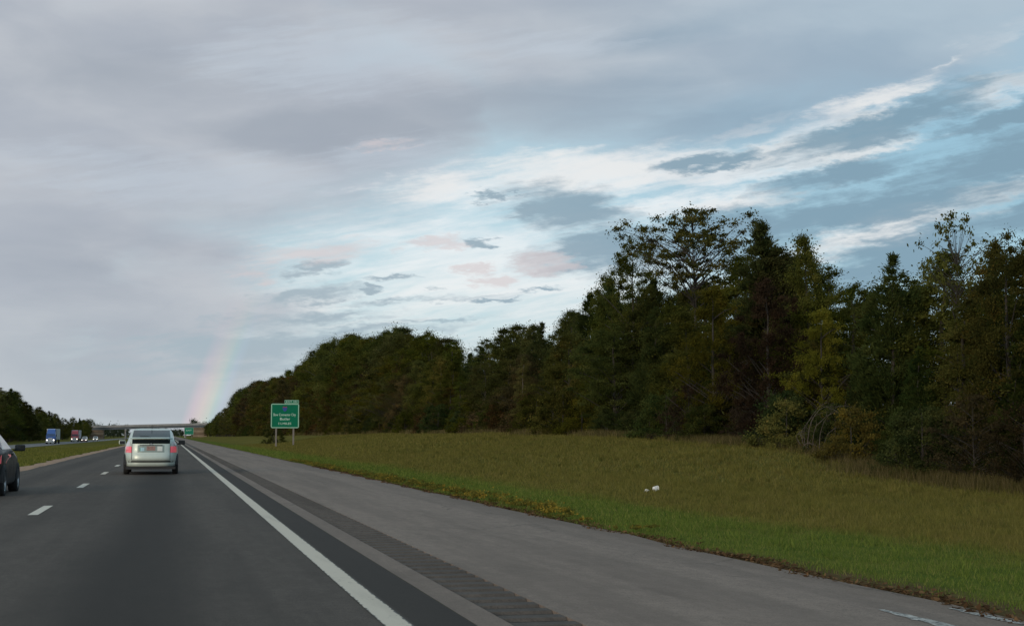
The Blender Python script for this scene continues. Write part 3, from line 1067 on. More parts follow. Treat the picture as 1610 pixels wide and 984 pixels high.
# row 1: the lower front edge; row 2: the skyline; row 3: the dark wood behind
Y = 30.0
while Y < 860:
    X = tline(Y) + r3.uniform(-.3, 1.6)
    px, _ = px_of(X, Y)
    H = max(3.5, (at_x(px, prof(PROF_R, px), X)[2] - terrain(X, Y)) * r3.uniform(.5, .80))
    put_tree(pick(px, 1), X, Y, H, 1, px)
    Y += r3.uniform(3.0, 4.6) * (1 + max(0, Y - 80) / 130) ** .8
Y = 34.0
while Y < 620:
    X = tline(Y) + r3.uniform(3.2, 5.0)
    px, _ = px_of(X, Y)
    H = max(4, (at_x(px, prof(PROF_R, px), X)[2] - terrain(X, Y)) * r3.uniform(.92, 1.0))
    put_tree(pick(px, 2), X, Y, H, 2, px)
    Y += r3.uniform(2.7, 4.1) * (1 + max(0, Y - 80) / 130) ** .8
Y = 38.0
while Y < 420:
    X = tline(Y) + r3.uniform(8.0, 11.0)
    px, _ = px_of(X, Y)
    H = max(4, (at_x(px, prof(PROF_R, px), X)[2] - terrain(X, Y)) * r3.uniform(.80, .95))
    put_tree('dark' if r3.random() < .7 else 'cedar', X, Y, H, 3, px)
    Y += r3.uniform(5.0, 7.0) * (1 + max(0, Y - 80) / 130) ** .8


def special(kind, key, px, top, X, mat, label, wide=1.0, rz=None, barkm=None, cat='tree', group=None):
    _, Y, z = at_x(px, top, X)
    H = z - terrain(X, Y)
    return plant(kind, key, X, Y, H, mat, label, cat, group, rz=rz, wide=wide, barkm=barkm)


special('open_crowned_tree', 'umbrella', 1090, 328, 31.5, L_DARK, 'tallest tree with airy flat topped open crown on the skyline', wide=.92)
special('broadleaf_tree', 'oak3', 995, 376, 31.0, L_DARK, 'dark broadleaf tree with ragged top just left of the open crowned tree', wide=.62)
special('cedar_tree', 'cedar', 1203, 350, 31.5, L_CEDAR, 'tall dark cedar with pointed tip right of the open crowned tree', wide=1.4)
special('broadleaf_tree', 'oak2', 1268, 374, 31.5, L_DARK, 'dark ragged broadleaf top right of the pointed cedar on the skyline', wide=.75)
special('cedar_tree', 'cedar2', 1400, 403, 31.0, L_CEDAR, 'slim dark cedar tip rising from the notch in the skyline', wide=1.15)
special('sparse_tree', 'sparse', 1500, 335, 30.5, L_YELLOW, 'thin half bare tree with yellow leaves above the right end of the wood', wide=.62)
special('broadleaf_tree', 'maple', 1120, 450, 28.0, L_YELLOW, 'yellow green tree below the trunk of the open crowned tree', wide=.8)
special('broadleaf_tree', 'maple', 1290, 485, 29.5, L_YELLOW, 'small yellow green tree right of centre in the dark wood', wide=.7)
special('broadleaf_tree', 'oak3', 1580, 368, 30.5, L_RUST, 'rusty brown tree top at the right edge of the picture', wide=.8)
special('broadleaf_tree', 'maple', 1205, 440, 28.5, L_BROWN, 'dull brown leafed tree between the two yellow green trees', wide=.8)
special('broadleaf_tree', 'oak', 620, 514, 33.0, L_DARK, 'large domed dark tree crowning the hump right of the exit sign', wide=1.1)
special('broadleaf_tree', 'slim', 545, 526, 32.0, L_OLIVE, 'lighter green loose tree at the left shoulder of the hump', wide=1.0)
special('broadleaf_tree', 'oak2', 445, 598, 25.5, L_RUSSET, 'rust brown tree rising directly behind the exit sign', wide=1.2)
special('broadleaf_tree', 'maple', 640, 590, 28.0, L_RUSSET, 'orange brown tree at the front of the hump right of the exit sign', wide=1.0)
special('broadleaf_tree', 'slim', 822, 560, 28.0, L_OLIVE, 'olive tree with a bare greyish trunk at the front of the mid wood', wide=.9, barkm=M_DRYBARK)

# shrubs along the foot of the wood
SH = [('bush', L_DARK, 'dark green shrub'), ('bush2', L_OLIVE, 'olive green shrub'), ('brush', L_BROWN, 'brown twiggy shrub'), ('bush2', L_RUSSET, 'russet shrub'), ('bush', L_CEDAR, 'blackish green shrub')]
Y = 31.0
while Y < 520:
    X = tline(Y) - 1.2 + r3.uniform(-.8, .9)
    px, _ = px_of(X, Y)
    u = r3.random()
    if px > 1330:
        k = 2 if u < .5 else 4 if u < .8 else 3
    elif px > 900:
        k = 4 if u < .4 else 0 if u < .6 else 2 if u < .8 else 1
    else:
        k = 0 if u < .35 else 1 if u < .6 else 3 if u < .75 else 4
    key, mat, txt = SH[k]
    plant('shrub', key, X, Y, r3.uniform(1.6, 3.6), mat, f"{txt} at the wood's foot, {zone_name(px)}", 'shrub', f"{txt}s at the wood's foot, {zone_name(px)}", wide=r3.uniform(.8, 1.15))
    Y += r3.uniform(1.9, 3.4) * (1 + max(0, Y - 60) / 110) ** .85
plant('shrub', 'bush', 13.2, 190, 3.0, L_DARK, 'dark rounded shrub left of the exit sign posts', 'shrub', wide=.8)



def single_out():
    """alike neighbours near the camera are told apart by their order along the wood"""
    by = {}
    for o in col.objects:
        if o.parent is None and o.get('group') and o.get('category') in ('tree', 'shrub'):
            by.setdefault(o['label'], []).append(o)
    words = ('leftmost', 'second from left', 'third from left', 'fourth from left', 'fifth from left', 'sixth from left', 'seventh from left')
    for lab, os_ in by.items():
        if 2 <= len(os_) <= 7 and 'deep inside' not in lab and max(o.location.y for o in os_) < 260:
            os_.sort(key=lambda o: px_of(o.location.x, o.location.y)[0])
            for k, o in enumerate(os_):
                o['label'] = f"{lab}, {'rightmost' if k == len(os_) - 1 else words[k]}"


single_out()

# ------------------------------------------------------------------ left wood beyond the median
PROF_L = [(-60, 600), (0, 606), (25, 614), (40, 630), (60, 640), (80, 645), (100, 655), (130, 658), (150, 660), (200, 664)]
for (r_i, off, y0, y1, st) in ((1, 0, 372, 900, 9.0), (2, 7, 400, 760, 13.0)):
    Y = y0
    while Y < y1:
        X = -47 - off + r3.uniform(-1.5, 1.5)
        px, _ = px_of(X, Y)
        H = max(5, (at_x(px, prof(PROF_L, px), X)[2] - terrain(X, Y)) * (r3.uniform(.62, 1.04) if r_i == 1 else r3.uniform(.85, 1.0)))
        near = Y < 560
        nm, keys, mat, txt = KIND['dark' if r3.random() < .75 else 'cedar']
        lab = f"{txt} in the left wood, {'left of the blue lorry' if px < 70 else 'behind the lorries' if px < 130 else 'towards the overpass'}{', back row' if r_i == 2 else ''}"
        plant(nm, r3.choice(keys), X, Y, H, mat, lab, 'tree', lab.replace(txt, txt + 's'), wide=r3.uniform(1.0, 1.25))
        Y += st * r3.uniform(.75, 1.25) * (1 + max(0, Y - 500) / 500)

# far-off wood behind the overpass that reads as one mass
rngf = np.random.default_rng(5)
C, R = [], []
for i in range(420):
    x = rngf.uniform(-190, 130)
    yy = rngf.uniform(1010, 1250)
    if -30 < x < 15:
        yy += 700
    hh = (9 if x < 15 else 13) * rngf.uniform(.6, 1.0) * (1.25 if x < -75 else 1)
    for k in range(4):
        C.append((x + rngf.normal(0, 1.6), yy + rngf.normal(0, 1.6), hh * (.25 + .22 * k)))
        R.append(rngf.uniform(1.6, 3.0))
V, t = leaves(rngf, np.array(C), np.array(R), 110, .85, .9)
me = np_mesh('distant_woods', V, 4, t, L_FAR)
o = bpy.data.objects.new('distant_woods', me)
col.objects.link(o)
tag(o, 'low hazy far-off wood on the horizon behind the overpass', 'wood', kind='stuff')

# ------------------------------------------------------------------ bent pale branches at the edge of the wood
bb = empty('bent_branches', (27.0, 57.3, terrain(27.0, 57.3) + .1))
tag(bb, 'bare pale branches bent over in an arch at the foot of the wood', 'branches')
rb_ = random.Random(3)


def arch(p0, p1, p2, r0, n=9):
    P = []
    for i in range(n):
        t = i / (n - 1)
        P.append(Vector(p0) * (1 - t) ** 2 + Vector(p1) * 2 * t * (1 - t) + Vector(p2) * t * t + Vector((rb_.uniform(-.03, .03), rb_.uniform(-.03, .03), rb_.uniform(-.03, .03))))
    return P, [r0 * (1 - .75 * i / (n - 1)) for i in range(n)]


# local axes: +x to the right of the road, seen from the camera right is roughly (+x, -y)
def loc(s, z, d=0.0):
    return Vector((s * .55 + d * .42, -s * .42 + d * .9, z * .85))


for (s0, z0, s1, z1, s2, z2, r0) in ((-.5, 0, -.5, 2.6, 1.4, 2.25, .035), (-.2, 0, -.3, 2.2, 2.2, 1.95, .03), (-.6, .1, -1.2, 1.9, .9, 2.0, .025), (.2, .0, .1, 1.5, 1.2, 2.1, .028),
                                   (-.4, .1, -1.4, .9, -.6, 1.3, .03), (-.9, .35, -1.5, 1.0, -.7, 1.05, .028), (-.8, .2, -.5, .7, .1, .2, .03), (.5, 0, .4, 1.4, 2.6, 1.5, .022),
                                   (1.2, 2.2, 2.0, 2.5, 2.9, 1.9, .016), (.9, 2.2, 1.6, 2.0, 2.3, 1.2, .016), (-.6, 1.2, -.1, 2.2, .8, 2.5, .018)):
    P, Rr = arch(loc(s0, z0), loc(s1, z1, rb_.uniform(-.4, .1)), loc(s2, z2, rb_.uniform(-.5, .1)), r0)
    tw_ = []
    for q in range(5):
        k_ = rb_.randint(3, 7)
        e_ = P[k_] + Vector((rb_.uniform(-.1, .5), rb_.uniform(-.35, .1), rb_.uniform(-.45, .25)))
        tw_.append((P[k_], P[k_].lerp(e_, .5) + Vector((0, 0, .06)), e_, Rr[k_] * .4))
    MB().tube(P, [q * .6 for q in Rr], 6).build('branch', M_DRYBARK, bb, smooth=True)
    br_ = list(bb.children)[-1]
    for (a_, b_, c_, q_) in tw_:
        MB().tube([a_, b_, c_], [q_, q_ * .7, q_ * .3], 4).build('twig', M_DRYBARK, br_)

# ------------------------------------------------------------------ litter on the bank
m, g, p = base_mat('white_paper')
n = g.noise(g.new('ShaderNodeTexCoord').outputs['Object'], 9, 4, .6)
g.put(p.inputs['Base Color'], g.mix(g.ss(n, .35, .7), (.82, .80, .76), (.62, .58, .50)))
p.inputs['Roughness'].default_value = .8
M_PAPER = m


def crumple(name, x, y, sx, sy, sz, seed, label):
    bm = bmesh.new()
    bmesh.ops.create_icosphere(bm, subdivisions=3, radius=.5)
    r = random.Random(seed)
    dirs = [Vector((r.gauss(0, 1), r.gauss(0, 1), r.gauss(0, 1))).normalized() for _ in range(16)]
    lim = [r.uniform(.26, .46) for _ in dirs]
    for v in bm.verts:
        for d, l in zip(dirs, lim):
            k = v.co.dot(d)
            if k > l:
                v.co -= d * (k - l) * 1.12
        v.co = Vector((v.co.x * sx, v.co.y * sy, max(-.3, v.co.z) * sz))
    me = bpy.data.meshes.new(name)
    bm.to_mesh(me)
    bm.free()
    me.materials.append(M_PAPER)
    o = bpy.data.objects.new(name, me)
    o.location = (x, y, terrain(x, y) + .3 * sz)
    o.rotation_euler = (0, 0, r.uniform(0, 3))
    col.objects.link(o)
    return tag(o, label, 'litter')


crumple('crumpled_bag', 12.12, 35.2, .26, .22, .24, 5, 'larger crumpled white bag lying on the grassy bank')
crumple('crumpled_paper', 11.78, 34.9, .17, .15, .13, 8, 'smaller scrap of white paper just left of the crumpled bag')

# ------------------------------------------------------------------ signs
M_SIGN = simple('green_sign_sheet', (.003, .150, .080), .5, var=.06, scale=2, spec=.15)
M_SIGNW = simple('pale_sign_border', (.34, .54, .42), .5, var=.08, spec=.2)
M_SIGNT = simple('sign_lettering', (.62, .80, .70), .5, var=.04, spec=.2)
M_SHB = simple('shield_blue', (.03, .07, .30), .4, var=.05)
M_SHR = simple('shield_red', (.40, .02, .04), .4, var=.05)
M_POST = simple('galvanised_post', (.20, .175, .155), .55, metal=.2, var=.12)
M_ALU = simple('sign_back', (.35, .36, .36), .5, metal=.5)


def text_mesh(name, s, size, loc, mat, parent, width=None):
    cu = bpy.data.curves.new(name, 'FONT')
    cu.body = s
    cu.size = size
    cu.align_x = 'CENTER'
    cu.align_y = 'CENTER'
    cu.extrude = .006
    cu.resolution_u = 3
    o = bpy.data.objects.new(name, cu)
    col.objects.link(o)
    bpy.context.view_layer.update()
    me = bpy.data.meshes.new_from_object(o.evaluated_get(bpy.context.evaluated_depsgraph_get()))
    bpy.data.objects.remove(o)
    me.materials.clear()
    me.materials.append(mat)
    t = bpy.data.objects.new(name, me)
    col.objects.link(t)
    t.parent = parent
    t.location = loc
    t.rotation_euler = (pi / 2, 0, 0)
    if width:
        w = max(v.co.x for v in me.vertices) - min(v.co.x for v in me.vertices)
        t.scale = (width / w, 1, 1)
    return t


def rrect(w, h, r, n=5):
    P = []
    for cx, cz, a0 in ((w / 2 - r, h / 2 - r, 0), (-w / 2 + r, h / 2 - r, 90), (-w / 2 + r, -h / 2 + r, 180), (w / 2 - r, -h / 2 + r, 270)):
        for i in range(n + 1):
            a = radians(a0 + 90 * i / n)
            P.append((cx + r * cos(a), cz + r * sin(a)))
    return P


def plate(name, w, h, r, y0, y1, cx, cz, mat, parent):
    P = rrect(w, h, r)
    n = len(P)
    vs = [(cx + x, y, cz + z) for y in (y0, y1) for x, z in P]
    fs = [tuple(range(n)), tuple(range(2 * n - 1, n - 1, -1))] + [(i, n + i, n + (i + 1) % n, (i + 1) % n) for i in range(n)]
    return mesh_obj(name, vs, fs, mat, parent)


def ring(name, w, h, r, t, y0, y1, cx, cz, mat, parent):
    A, B = rrect(w, h, r), rrect(w - 2 * t, h - 2 * t, max(.01, r - t))
    n = len(A)
    vs = [(cx + x, y0, cz + z) for x, z in A] + [(cx + x, y0, cz + z) for x, z in B] + [(cx + x, y1, cz + z) for x, z in A] + [(cx + x, y1, cz + z) for x, z in B]
    fs = []
    for i in range(n):
        j = (i + 1) % n
        fs += [(i, j, n + j, n + i), (i, 2 * n + i, 2 * n + j, j), (n + i, n + j, 3 * n + j, 3 * n + i)]
    return mesh_obj(name, vs, fs, mat, parent)


# big exit sign
SX, SY = 12.67, 165.0
sg = empty('exit_sign', (SX, SY, terrain(SX, SY)))
tag(sg, 'large green highway exit sign with number tab on two posts', 'sign')
gz = terrain(SX, SY)
cz = (4.85 + 2.06) / 2 - gz
plate('sign_panel', 3.18, 2.79, .18, -.03, .0, 0, cz, M_SIGN, sg)
pn = sg.children[0]
ring('border', 3.14, 2.75, .17, .10, -.036, -.030, 0, cz, M_SIGNW, pn)
tab = plate('exit_tab', 1.62, .40, .06, -.03, 0, .74, cz + 1.395 + .205, M_SIGN, sg)
ring('border', 1.60, .38, .05, .045, -.036, -.030, .74, cz + 1.600, M_SIGNW, tab)
text_mesh('lettering', 'EXIT 202', .24, (.74, -.033, cz + 1.60), M_SIGNT, tab, 1.30)
text_mesh('lettering', 'Bow Connector City', .42, (-.05, -.033, cz + .12), M_SIGNT, pn, 2.5)
text_mesh('lettering', 'Butler', .42, (0, -.033, cz - .36), M_SIGNT, pn, 1.15)
text_mesh('lettering', '1\u00bd', .36, (-.56, -.033, cz - .88), M_SIGNT, pn, .36)
text_mesh('lettering', 'MILES', .34, (.22, -.033, cz - .88), M_SIGNT, pn, .95)
shp = [(0, -.34), (-.20, -.22), (-.30, .02), (-.30, .20), (-.22, .32), (0, .26), (.22, .32), (.30, .20), (.30, .02), (.20, -.22)]


def shield(sc, y, mat, name, cut=None):
    P = [(x * sc, z * sc) for x, z in shp]
    if cut is not None:
        P = [(x, max(z, cut)) for x, z in P]
    n = len(P)
    vs = [(-.02 + x, yy, cz + .78 + z) for yy in (y, y + .006) for x, z in P]
    fs = [tuple(range(n - 1, -1, -1)), tuple(range(n, 2 * n))] + [(i, (i + 1) % n, n + (i + 1) % n, n + i) for i in range(n)]
    return mesh_obj(name, vs, fs, mat, pn)


shield(1.0, -.040, M_SIGN, 'shield')
shield(.86, -.047, M_SHB, 'shield_face')
shield(.84, -.054, M_SHR, 'shield_top', .17)
for x in (-.97, .98):
    MB().box(x - .09, x + .09, .012, .14, -.35, cz + 1.3).build('post', M_POST, sg, bevel=.008)
for dz in (-.9, 0, .9):
    MB().box(-1.4, 1.4, .001, .011, cz + dz - .04, cz + dz + .04).build('brace', M_ALU, sg)

# smaller sign far down the road, before the overpass
tx, ty = 8.05, 640.0
s2 = empty('exit_sign', (tx, ty, terrain(tx, ty)))
tag(s2, 'smaller far green highway sign in front of the overpass', 'sign')
gz2 = terrain(tx, ty)
z0, z1 = 1.54 - gz2, 4.56 - gz2
c2 = (z0 + z1) / 2
p2 = plate('sign_panel', 3.8, 3.0, .2, -.03, 0, 0, c2, simple('far_sign_sheet', (.006, .20, .12), .4), s2)
ring('border', 3.76, 2.96, .18, .09, -.036, -.030, 0, c2, M_SIGNW, p2)
text_mesh('lettering', 'EXIT', .9, (0, -.033, c2 + .3), M_SIGNT, p2, 2.2)
for x in (-1.2, 1.2):
    MB().box(x - .1, x + .1, .012, .15, -.3, z1 - .2).build('post', M_POST, s2)

# ------------------------------------------------------------------ overpass
M_CONC = simple('bridge_concrete', (.27, .265, .26), .85, var=.15, scale=.6)
M_GIRD = simple('girder_steel', (.10, .12, .14), .7, var=.15, scale=.8)
M_SLOPE = simple('slope_paving', (.17, .12, .08), .9, var=.2, scale=.4)
M_COURSE = simple('pale_wall_course', (.25, .19, .13), .9, var=.15, scale=.5)
OY = 880.0
ov = empty('overpass', (0, OY, 0))
tag(ov, 'long grey highway overpass crossing the road in the distance', 'bridge')
dz = lambda x: 8.55 + (x - 20) * .0265       # top of parapet


def slab(name, xa, xb, y0, y1, t0, t1, mat, parent=ov):
    vs = []
    for x in (xa, xb):
        for y_ in (y0, y1):
            for t in (t0, t1):
                vs.append((x, y_, dz(x) + t))
    return mesh_obj(name, vs, [(0, 1, 3, 2), (4, 6, 7, 5), (0, 4, 5, 1), (2, 3, 7, 6), (1, 5, 7, 3), (0, 2, 6, 4)], mat, parent)


slab('deck', -46, 21, 0, 11, -1.25, -.95, M_CONC)
slab('parapet', -60, 34, -.25, 0, -1.25, 0, M_CONC)
slab('parapet', -60, 34, 11, 11.25, -1.25, 0, M_CONC)
for k in range(5):
    slab('girder', -45, 20.5, .5 + k * 2.4, 1.0 + k * 2.4, -2.5, -1.252, M_GIRD)
for x in (-25.5, -9.5, 8.8):
    pr = MB().box(x - .5, x + .5, .3, 10.8, dz(x) - 3.3, dz(x) - 2.502).build('pier_cap', M_CONC, ov)
    for y_ in (1.5, 5.5, 9.5):
        zb = terrain(x, OY) - .4
        MB().tube([(x, y_, zb), (x, y_, dz(x) - 3.3)], .45, 12).build('pier', M_CONC, ov, smooth=False)
# abutments with banded wing walls
for s, xa, xb in ((1, 13.4, 21.4), (-1, -38.0, -46.2)):
    x0_, x1_ = min(xa, xb), max(xa, xb)
    zb = terrain((xa + xb) / 2, OY) - .6
    MB().box(x0_, x1_, .6, 12.1, zb, dz(x0_) - 2.52).build('abutment', M_SLOPE, ov)
    h_ = (dz(x0_) - 2.56 - zb - .6) / 4
    for k in range(4):
        MB().box(x0_ - .05, x1_ + .05, .25 - .08 * (3 - k), .598, zb + .6 + k * h_, zb + .6 + (k + 1) * h_ - .12).build('wall_course', M_SLOPE if k % 2 else M_COURSE, ov)
# approach embankments of the crossing road
for s, xa, xb in ((1, 22.0, 140), (-1, -47.0, -200)):
    vs = []
    N_ = 10
    for i in range(N_ + 1):
        x = xa + (xb - xa) * i / N_
        h = (dz(xa) - 1.3) * (1 - .9 * i / N_)
        for yy, hh in ((-18, -.6), (-.3, h), (11.3, h), (29, -.6)):
            vs.append((x, OY + yy, max(hh, -.6) + (terrain(x, OY) if hh < 0 else 0)))
    fs = [(4 * i + k, 4 * i + k + 1, 4 * i + k + 5, 4 * i + k + 4) for i in range(N_) for k in range(3)] + [(0, 1, 2, 3)]
    tag(mesh_obj('embankment', vs, fs, M_GROUND), kind='structure')


# ------------------------------------------------------------------ vehicles
def smat(*a, **k):
    return simple(*a, **k)


M_SILVER = smat('silver_green_paint', (.57, .63, .56), .42, metal=.25, var=.03, coat=.25)
M_BLACKCAR = smat('dark_car_paint', (.008, .009, .011), .45, var=.05, spec=.2, coat=.12)
M_WHITECAR = smat('white_car_paint', (.62, .58, .52), .3, var=.04, coat=.6)
M_TANCAR = smat('rosy_car_paint', (.40, .20, .15), .3, var=.04, coat=.6)
M_GLASS = smat('car_glass', (.012, .016, .018), .05, spec=.6, var=.1)
M_GLASSUP = smat('tinted_glass', (.008, .011, .012), .12, spec=.05, var=.1)
M_TRIM = smat('black_trim', (.016, .016, .017), .6, var=.1)
M_TYRE = smat('tyre_rubber', (.018, .018, .018), .85, var=.15)
M_RIM = smat('wheel_rim', (.34, .35, .36), .35, metal=.7, var=.08)
M_TAIL = smat('tail_light', (.70, .12, .15), .2, var=.05, emit=.35, coat=.3)
M_TAILCLR = smat('tail_light_clear', (.62, .56, .54), .2, var=.05, coat=1.0)
M_HEAD = smat('headlight', (1.0, .93, .80), .2, var=.02, emit=2.2)
M_PLATE = smat('licence_plate', (.30, .17, .14), .45, var=.3, scale=20)
M_STICKW = smat('white_sticker', (.66, .68, .64), .5, var=.08, scale=20)
M_STICKG = smat('green_sticker', (.06, .28, .20), .5, var=.1)
M_STICKB = smat('pale_blue_sticker', (.40, .60, .66), .5, var=.1)
M_CHROME = smat('bright_trim', (.62, .62, .60), .2, metal=.9, var=.04)


class Shell:
    """car body as rounded outlines stacked by height: rows of (z, y_rear, y_front, half_width)"""

    def __init__(self, rows, n=5.0):
        self.rows, self.n = rows, n

    def at(self, z):
        R = self.rows
        zs = [r[0] for r in R]
        return tuple(float(np.interp(z, zs, [r[k] for r in R])) for k in (1, 2, 3))

    def rear(self, x, z):
        a, b, w = self.at(z)
        c = (a + b) / 2
        return c - (c - a) * max(0, 1 - min(1, abs(x / w)) ** self.n) ** (1 / self.n)

    def front(self, x, z):
        a, b, w = self.at(z)
        c = (a + b) / 2
        return c + (b - c) * max(0, 1 - min(1, abs(x / w)) ** self.n) ** (1 / self.n)

    def side(self, y, z):
        a, b, w = self.at(z)
        c, L = (a + b) / 2, (b - a) / 2
        return w * max(0, 1 - min(1, abs((y - c) / L)) ** self.n) ** (1 / self.n)

    def mesh(self, name, mat, parent, N=56):
        vs, fs = [], []
        for (z, a, b, w) in self.rows:
            c, L = (a + b) / 2, (b - a) / 2
            for k in range(N):
                th = 2 * pi * k / N
                ct, st = cos(th), sin(th)
                vs.append((w * math.copysign(abs(ct) ** (2 / self.n), ct), c + L * math.copysign(abs(st) ** (2 / self.n), st), z))
        m_ = len(self.rows)
        for i in range(m_ - 1):
            for k in range(N):
                fs.append((i * N + k, i * N + (k + 1) % N, (i + 1) * N + (k + 1) % N, (i + 1) * N + k))
        fs.append(tuple(range(N - 1, -1, -1)))
        fs.append(tuple((m_ - 1) * N + k for k in range(N)))
        o = mesh_obj(name, vs, fs, mat, parent, smooth=True)
        return o

    def panel(self, name, face, rng_a, rng_z, mat, parent, off=.006, na=8, nz=5, skirt=.02):
        """a patch lying on the shell. face: rear / front (a = x) or left / right (a = y); rng_a may depend on z"""
        vs = []
        for j in range(nz + 1):
            z = rng_z[0] + (rng_z[1] - rng_z[0]) * j / nz
            a0, a1 = rng_a(z) if callable(rng_a) else rng_a
            for i in range(na + 1):
                a = a0 + (a1 - a0) * i / na
                if face == 'rear':
                    vs.append(Vector((a, self.rear(a, z) - off, z + off * .5)))
                elif face == 'front':
                    vs.append(Vector((a, self.front(a, z) + off, z + off * .5)))
                else:
                    s = 1 if face == 'right' else -1
                    vs.append(Vector((s * (self.side(a, z) + off), a, z + off * .3)))
        w = na + 1
        fs = [(j * w + i, j * w + i + 1, (j + 1) * w + i + 1, (j + 1) * w + i) for j in range(nz) for i in range(na)]
        rim = [i for i in range(w)] + [j * w + na for j in range(1, nz + 1)] + [nz * w + i for i in range(na - 1, -1, -1)] + [j * w for j in range(nz - 1, 0, -1)]
        inn = {'rear': Vector((0, skirt, 0)), 'front': Vector((0, -skirt, 0)), 'right': Vector((-skirt, 0, 0)), 'left': Vector((skirt, 0, 0))}[face]
        b0 = len(vs)
        vs += [vs[i] + inn for i in rim]
        k = len(rim)
        fs += [(rim[i], b0 + i, b0 + (i + 1) % k, rim[(i + 1) % k]) for i in range(k)]
        return mesh_obj(name, vs, fs, mat, parent, smooth=False)


def wheel(parent, x, y, r=.315, w=.19, side=1):
    """tyre with a dished rim of five spokes; side +1 is the right hand side"""
    h = w / 2
    ty_ = MB().lathe_x([(-h, r * .66), (-h, r * .93), (-h * .72, r), (h * .72, r), (h, r * .93), (h, r * .66), (h * .6, r * .62), (-h * .6, r * .62), (-h, r * .66)], 28, x, y, r).build('wheel', M_TYRE, parent, smooth=True)
    rm = MB()
    rm.lathe_x([(side * h * .75, r * .66), (side * h * .95, r * .63), (side * h * .5, r * .56), (side * h * .3, .05), (side * h * .3, 0.001)], 28, x, y, r)
    for k in range(5):
        a = 2 * pi * k / 5 + .3
        c, s = cos(a), sin(a)
        q = [(side * h * .62, .04, -.03), (side * h * .62, .04, .03), (side * h * .9, r * .6, .035), (side * h * .9, r * .6, -.035)]
        vs = [(x + dx - side * t, y + c * rr - s * tt, r + s * rr + c * tt) for t in (0, .02) for dx, rr, tt in q]
        rm.add(vs, [(0, 1, 2, 3), (7, 6, 5, 4), (0, 4, 5, 1), (1, 5, 6, 2), (2, 6, 7, 3), (3, 7, 4, 0)])
    rm.build('rim', M_RIM, ty_)
    return ty_


def arch_disc(parent, x, y, r, side):
    n = 20
    vs = [(x + side * .004, y + r * cos(pi * k / n), .30 + r * sin(pi * k / n) * 1.0) for k in range(n + 1)] + [(x - side * .2, y + r * cos(pi * k / n), .30 + r * sin(pi * k / n)) for k in range(n + 1)]
    fs = [tuple(range(n + 1)) if side < 0 else tuple(range(n, -1, -1))]
    fs += [(k, k + 1, n + 1 + k + 1, n + 1 + k) for k in range(n)]
    return mesh_obj('wheel_arch', vs, fs, M_TRIM, parent)


def mirror(parent, x, y, z, side, mat):
    vs, fs = [], []
    mb = MB()
    for (s, k) in ((0, .6), (.05, .95), (.13, 1.0), (.20, .8)):
        pass
    mb.box(min(x, x + side * .06), max(x, x + side * .06), y - .03, y + .05, z - .05, z - .01)
    o1 = mb.build('mirror', mat, parent, bevel=.01)
    b = MB().box(-.11, .11, -.06, .06, -.075, .075).build('mirror_housing', mat, o1, bevel=.035)
    b.location = (x + side * .15, y, z + .02)
    gl = MB().box(-.09, .09, -.004, .004, -.058, .058).build('mirror_glass', M_GLASS, o1, bevel=.002)
    gl.location = (x + side * .15, y - .064, z + .02)
    return o1


# --- the silver green hatchback ahead
hb = empty('hatchback_car', (-.585, 50.35, 0))
tag(hb, 'pale silver green hatchback car driving straight ahead in the right lane', 'car')
S1 = Shell([(.255, -2.10, 2.12, .80), (.27, -2.15, 2.18, .845), (.36, -2.17, 2.24, .852), (.40, -2.165, 2.25, .845), (.43, -2.19, 2.25, .860), (.55, -2.20, 2.24, .8625), (.66, -2.165, 2.17, .8625), (.72, -2.13, 2.02, .862),
            (.80, -2.12, 1.80, .858), (.88, -2.10, 1.52, .845), (.95, -2.085, 1.20, .822), (1.00, -2.075, 1.02, .800), (1.06, -2.06, .93, .775), (1.135, -2.04, .82, .745), (1.17, -1.96, .76, .735),
            (1.24, -1.66, .64, .712), (1.32, -1.28, .50, .685), (1.40, -.86, .34, .645), (1.45, -.55, .20, .60), (1.48, -.28, .06, .53), (1.492, -.12, -.02, .36)], 4.2)
S1.mesh('body', M_SILVER, hb)
S1.panel('rear_window', 'rear', lambda z: (-.61 + .12 * (z - 1.18), .61 - .12 * (z - 1.18)), (1.185, 1.425), M_GLASSUP, hb, .014, 12, 24)
S1.panel('spoiler', 'rear', (-.68, .68), (1.140, 1.172), M_SILVER, hb, .05, 12, 2, .08)
S1.panel('lower_rear_window', 'rear', (-.60, .60), (.99, 1.128), M_GLASSUP, hb, .010, 10, 6)
for s in (-1, 1):
    tl = S1.panel('tail_light', 'rear', lambda z, s=s: tuple(sorted((s * .615, s * (.845 - .10 * max(0, z - .8))))), (.70, .90), M_TAIL, hb, .012, 6, 4)
    S1.panel('clear_lens', 'rear', lambda z, s=s: tuple(sorted((s * (.66), s * (.83 - .25 * max(0, z - .9))))), (.902, 1.05), M_TAILCLR, tl, .012, 5, 4)
    S1.panel('side_window', 'right' if s > 0 else 'left', lambda z: (max(-1.35, S1.at(z)[0] + .42), S1.at(z)[1] - .16), (1.01, 1.36), M_GLASS, hb, .005, 10, 5)
    S1.panel('headlight', 'front', tuple(sorted((s * .50, s * .80))), (.62, .78), M_CHROME, hb, .008, 4, 4)
    mirror(hb, s * .84, .72, 1.0, s, M_TRIM if s > 0 else M_SILVER)
    for y_ in (-1.32, 1.38):
        arch_disc(hb, s * .858, y_, .37, s)
        wheel(hb, s * .775, y_, .315, .19, s)
S1.panel('windshield', 'front', lambda z: (-.68 + .4 * (z - 1.02), .68 - .4 * (z - 1.02)), (1.03, 1.38), M_GLASS, hb, .006, 8, 5)
S1.panel('plate_recess', 'rear', (-.42, .42), (.715, .945), smat('recess_paint', (.28, .33, .30), .4, metal=.3, var=.04), hb, .004, 6, 3)
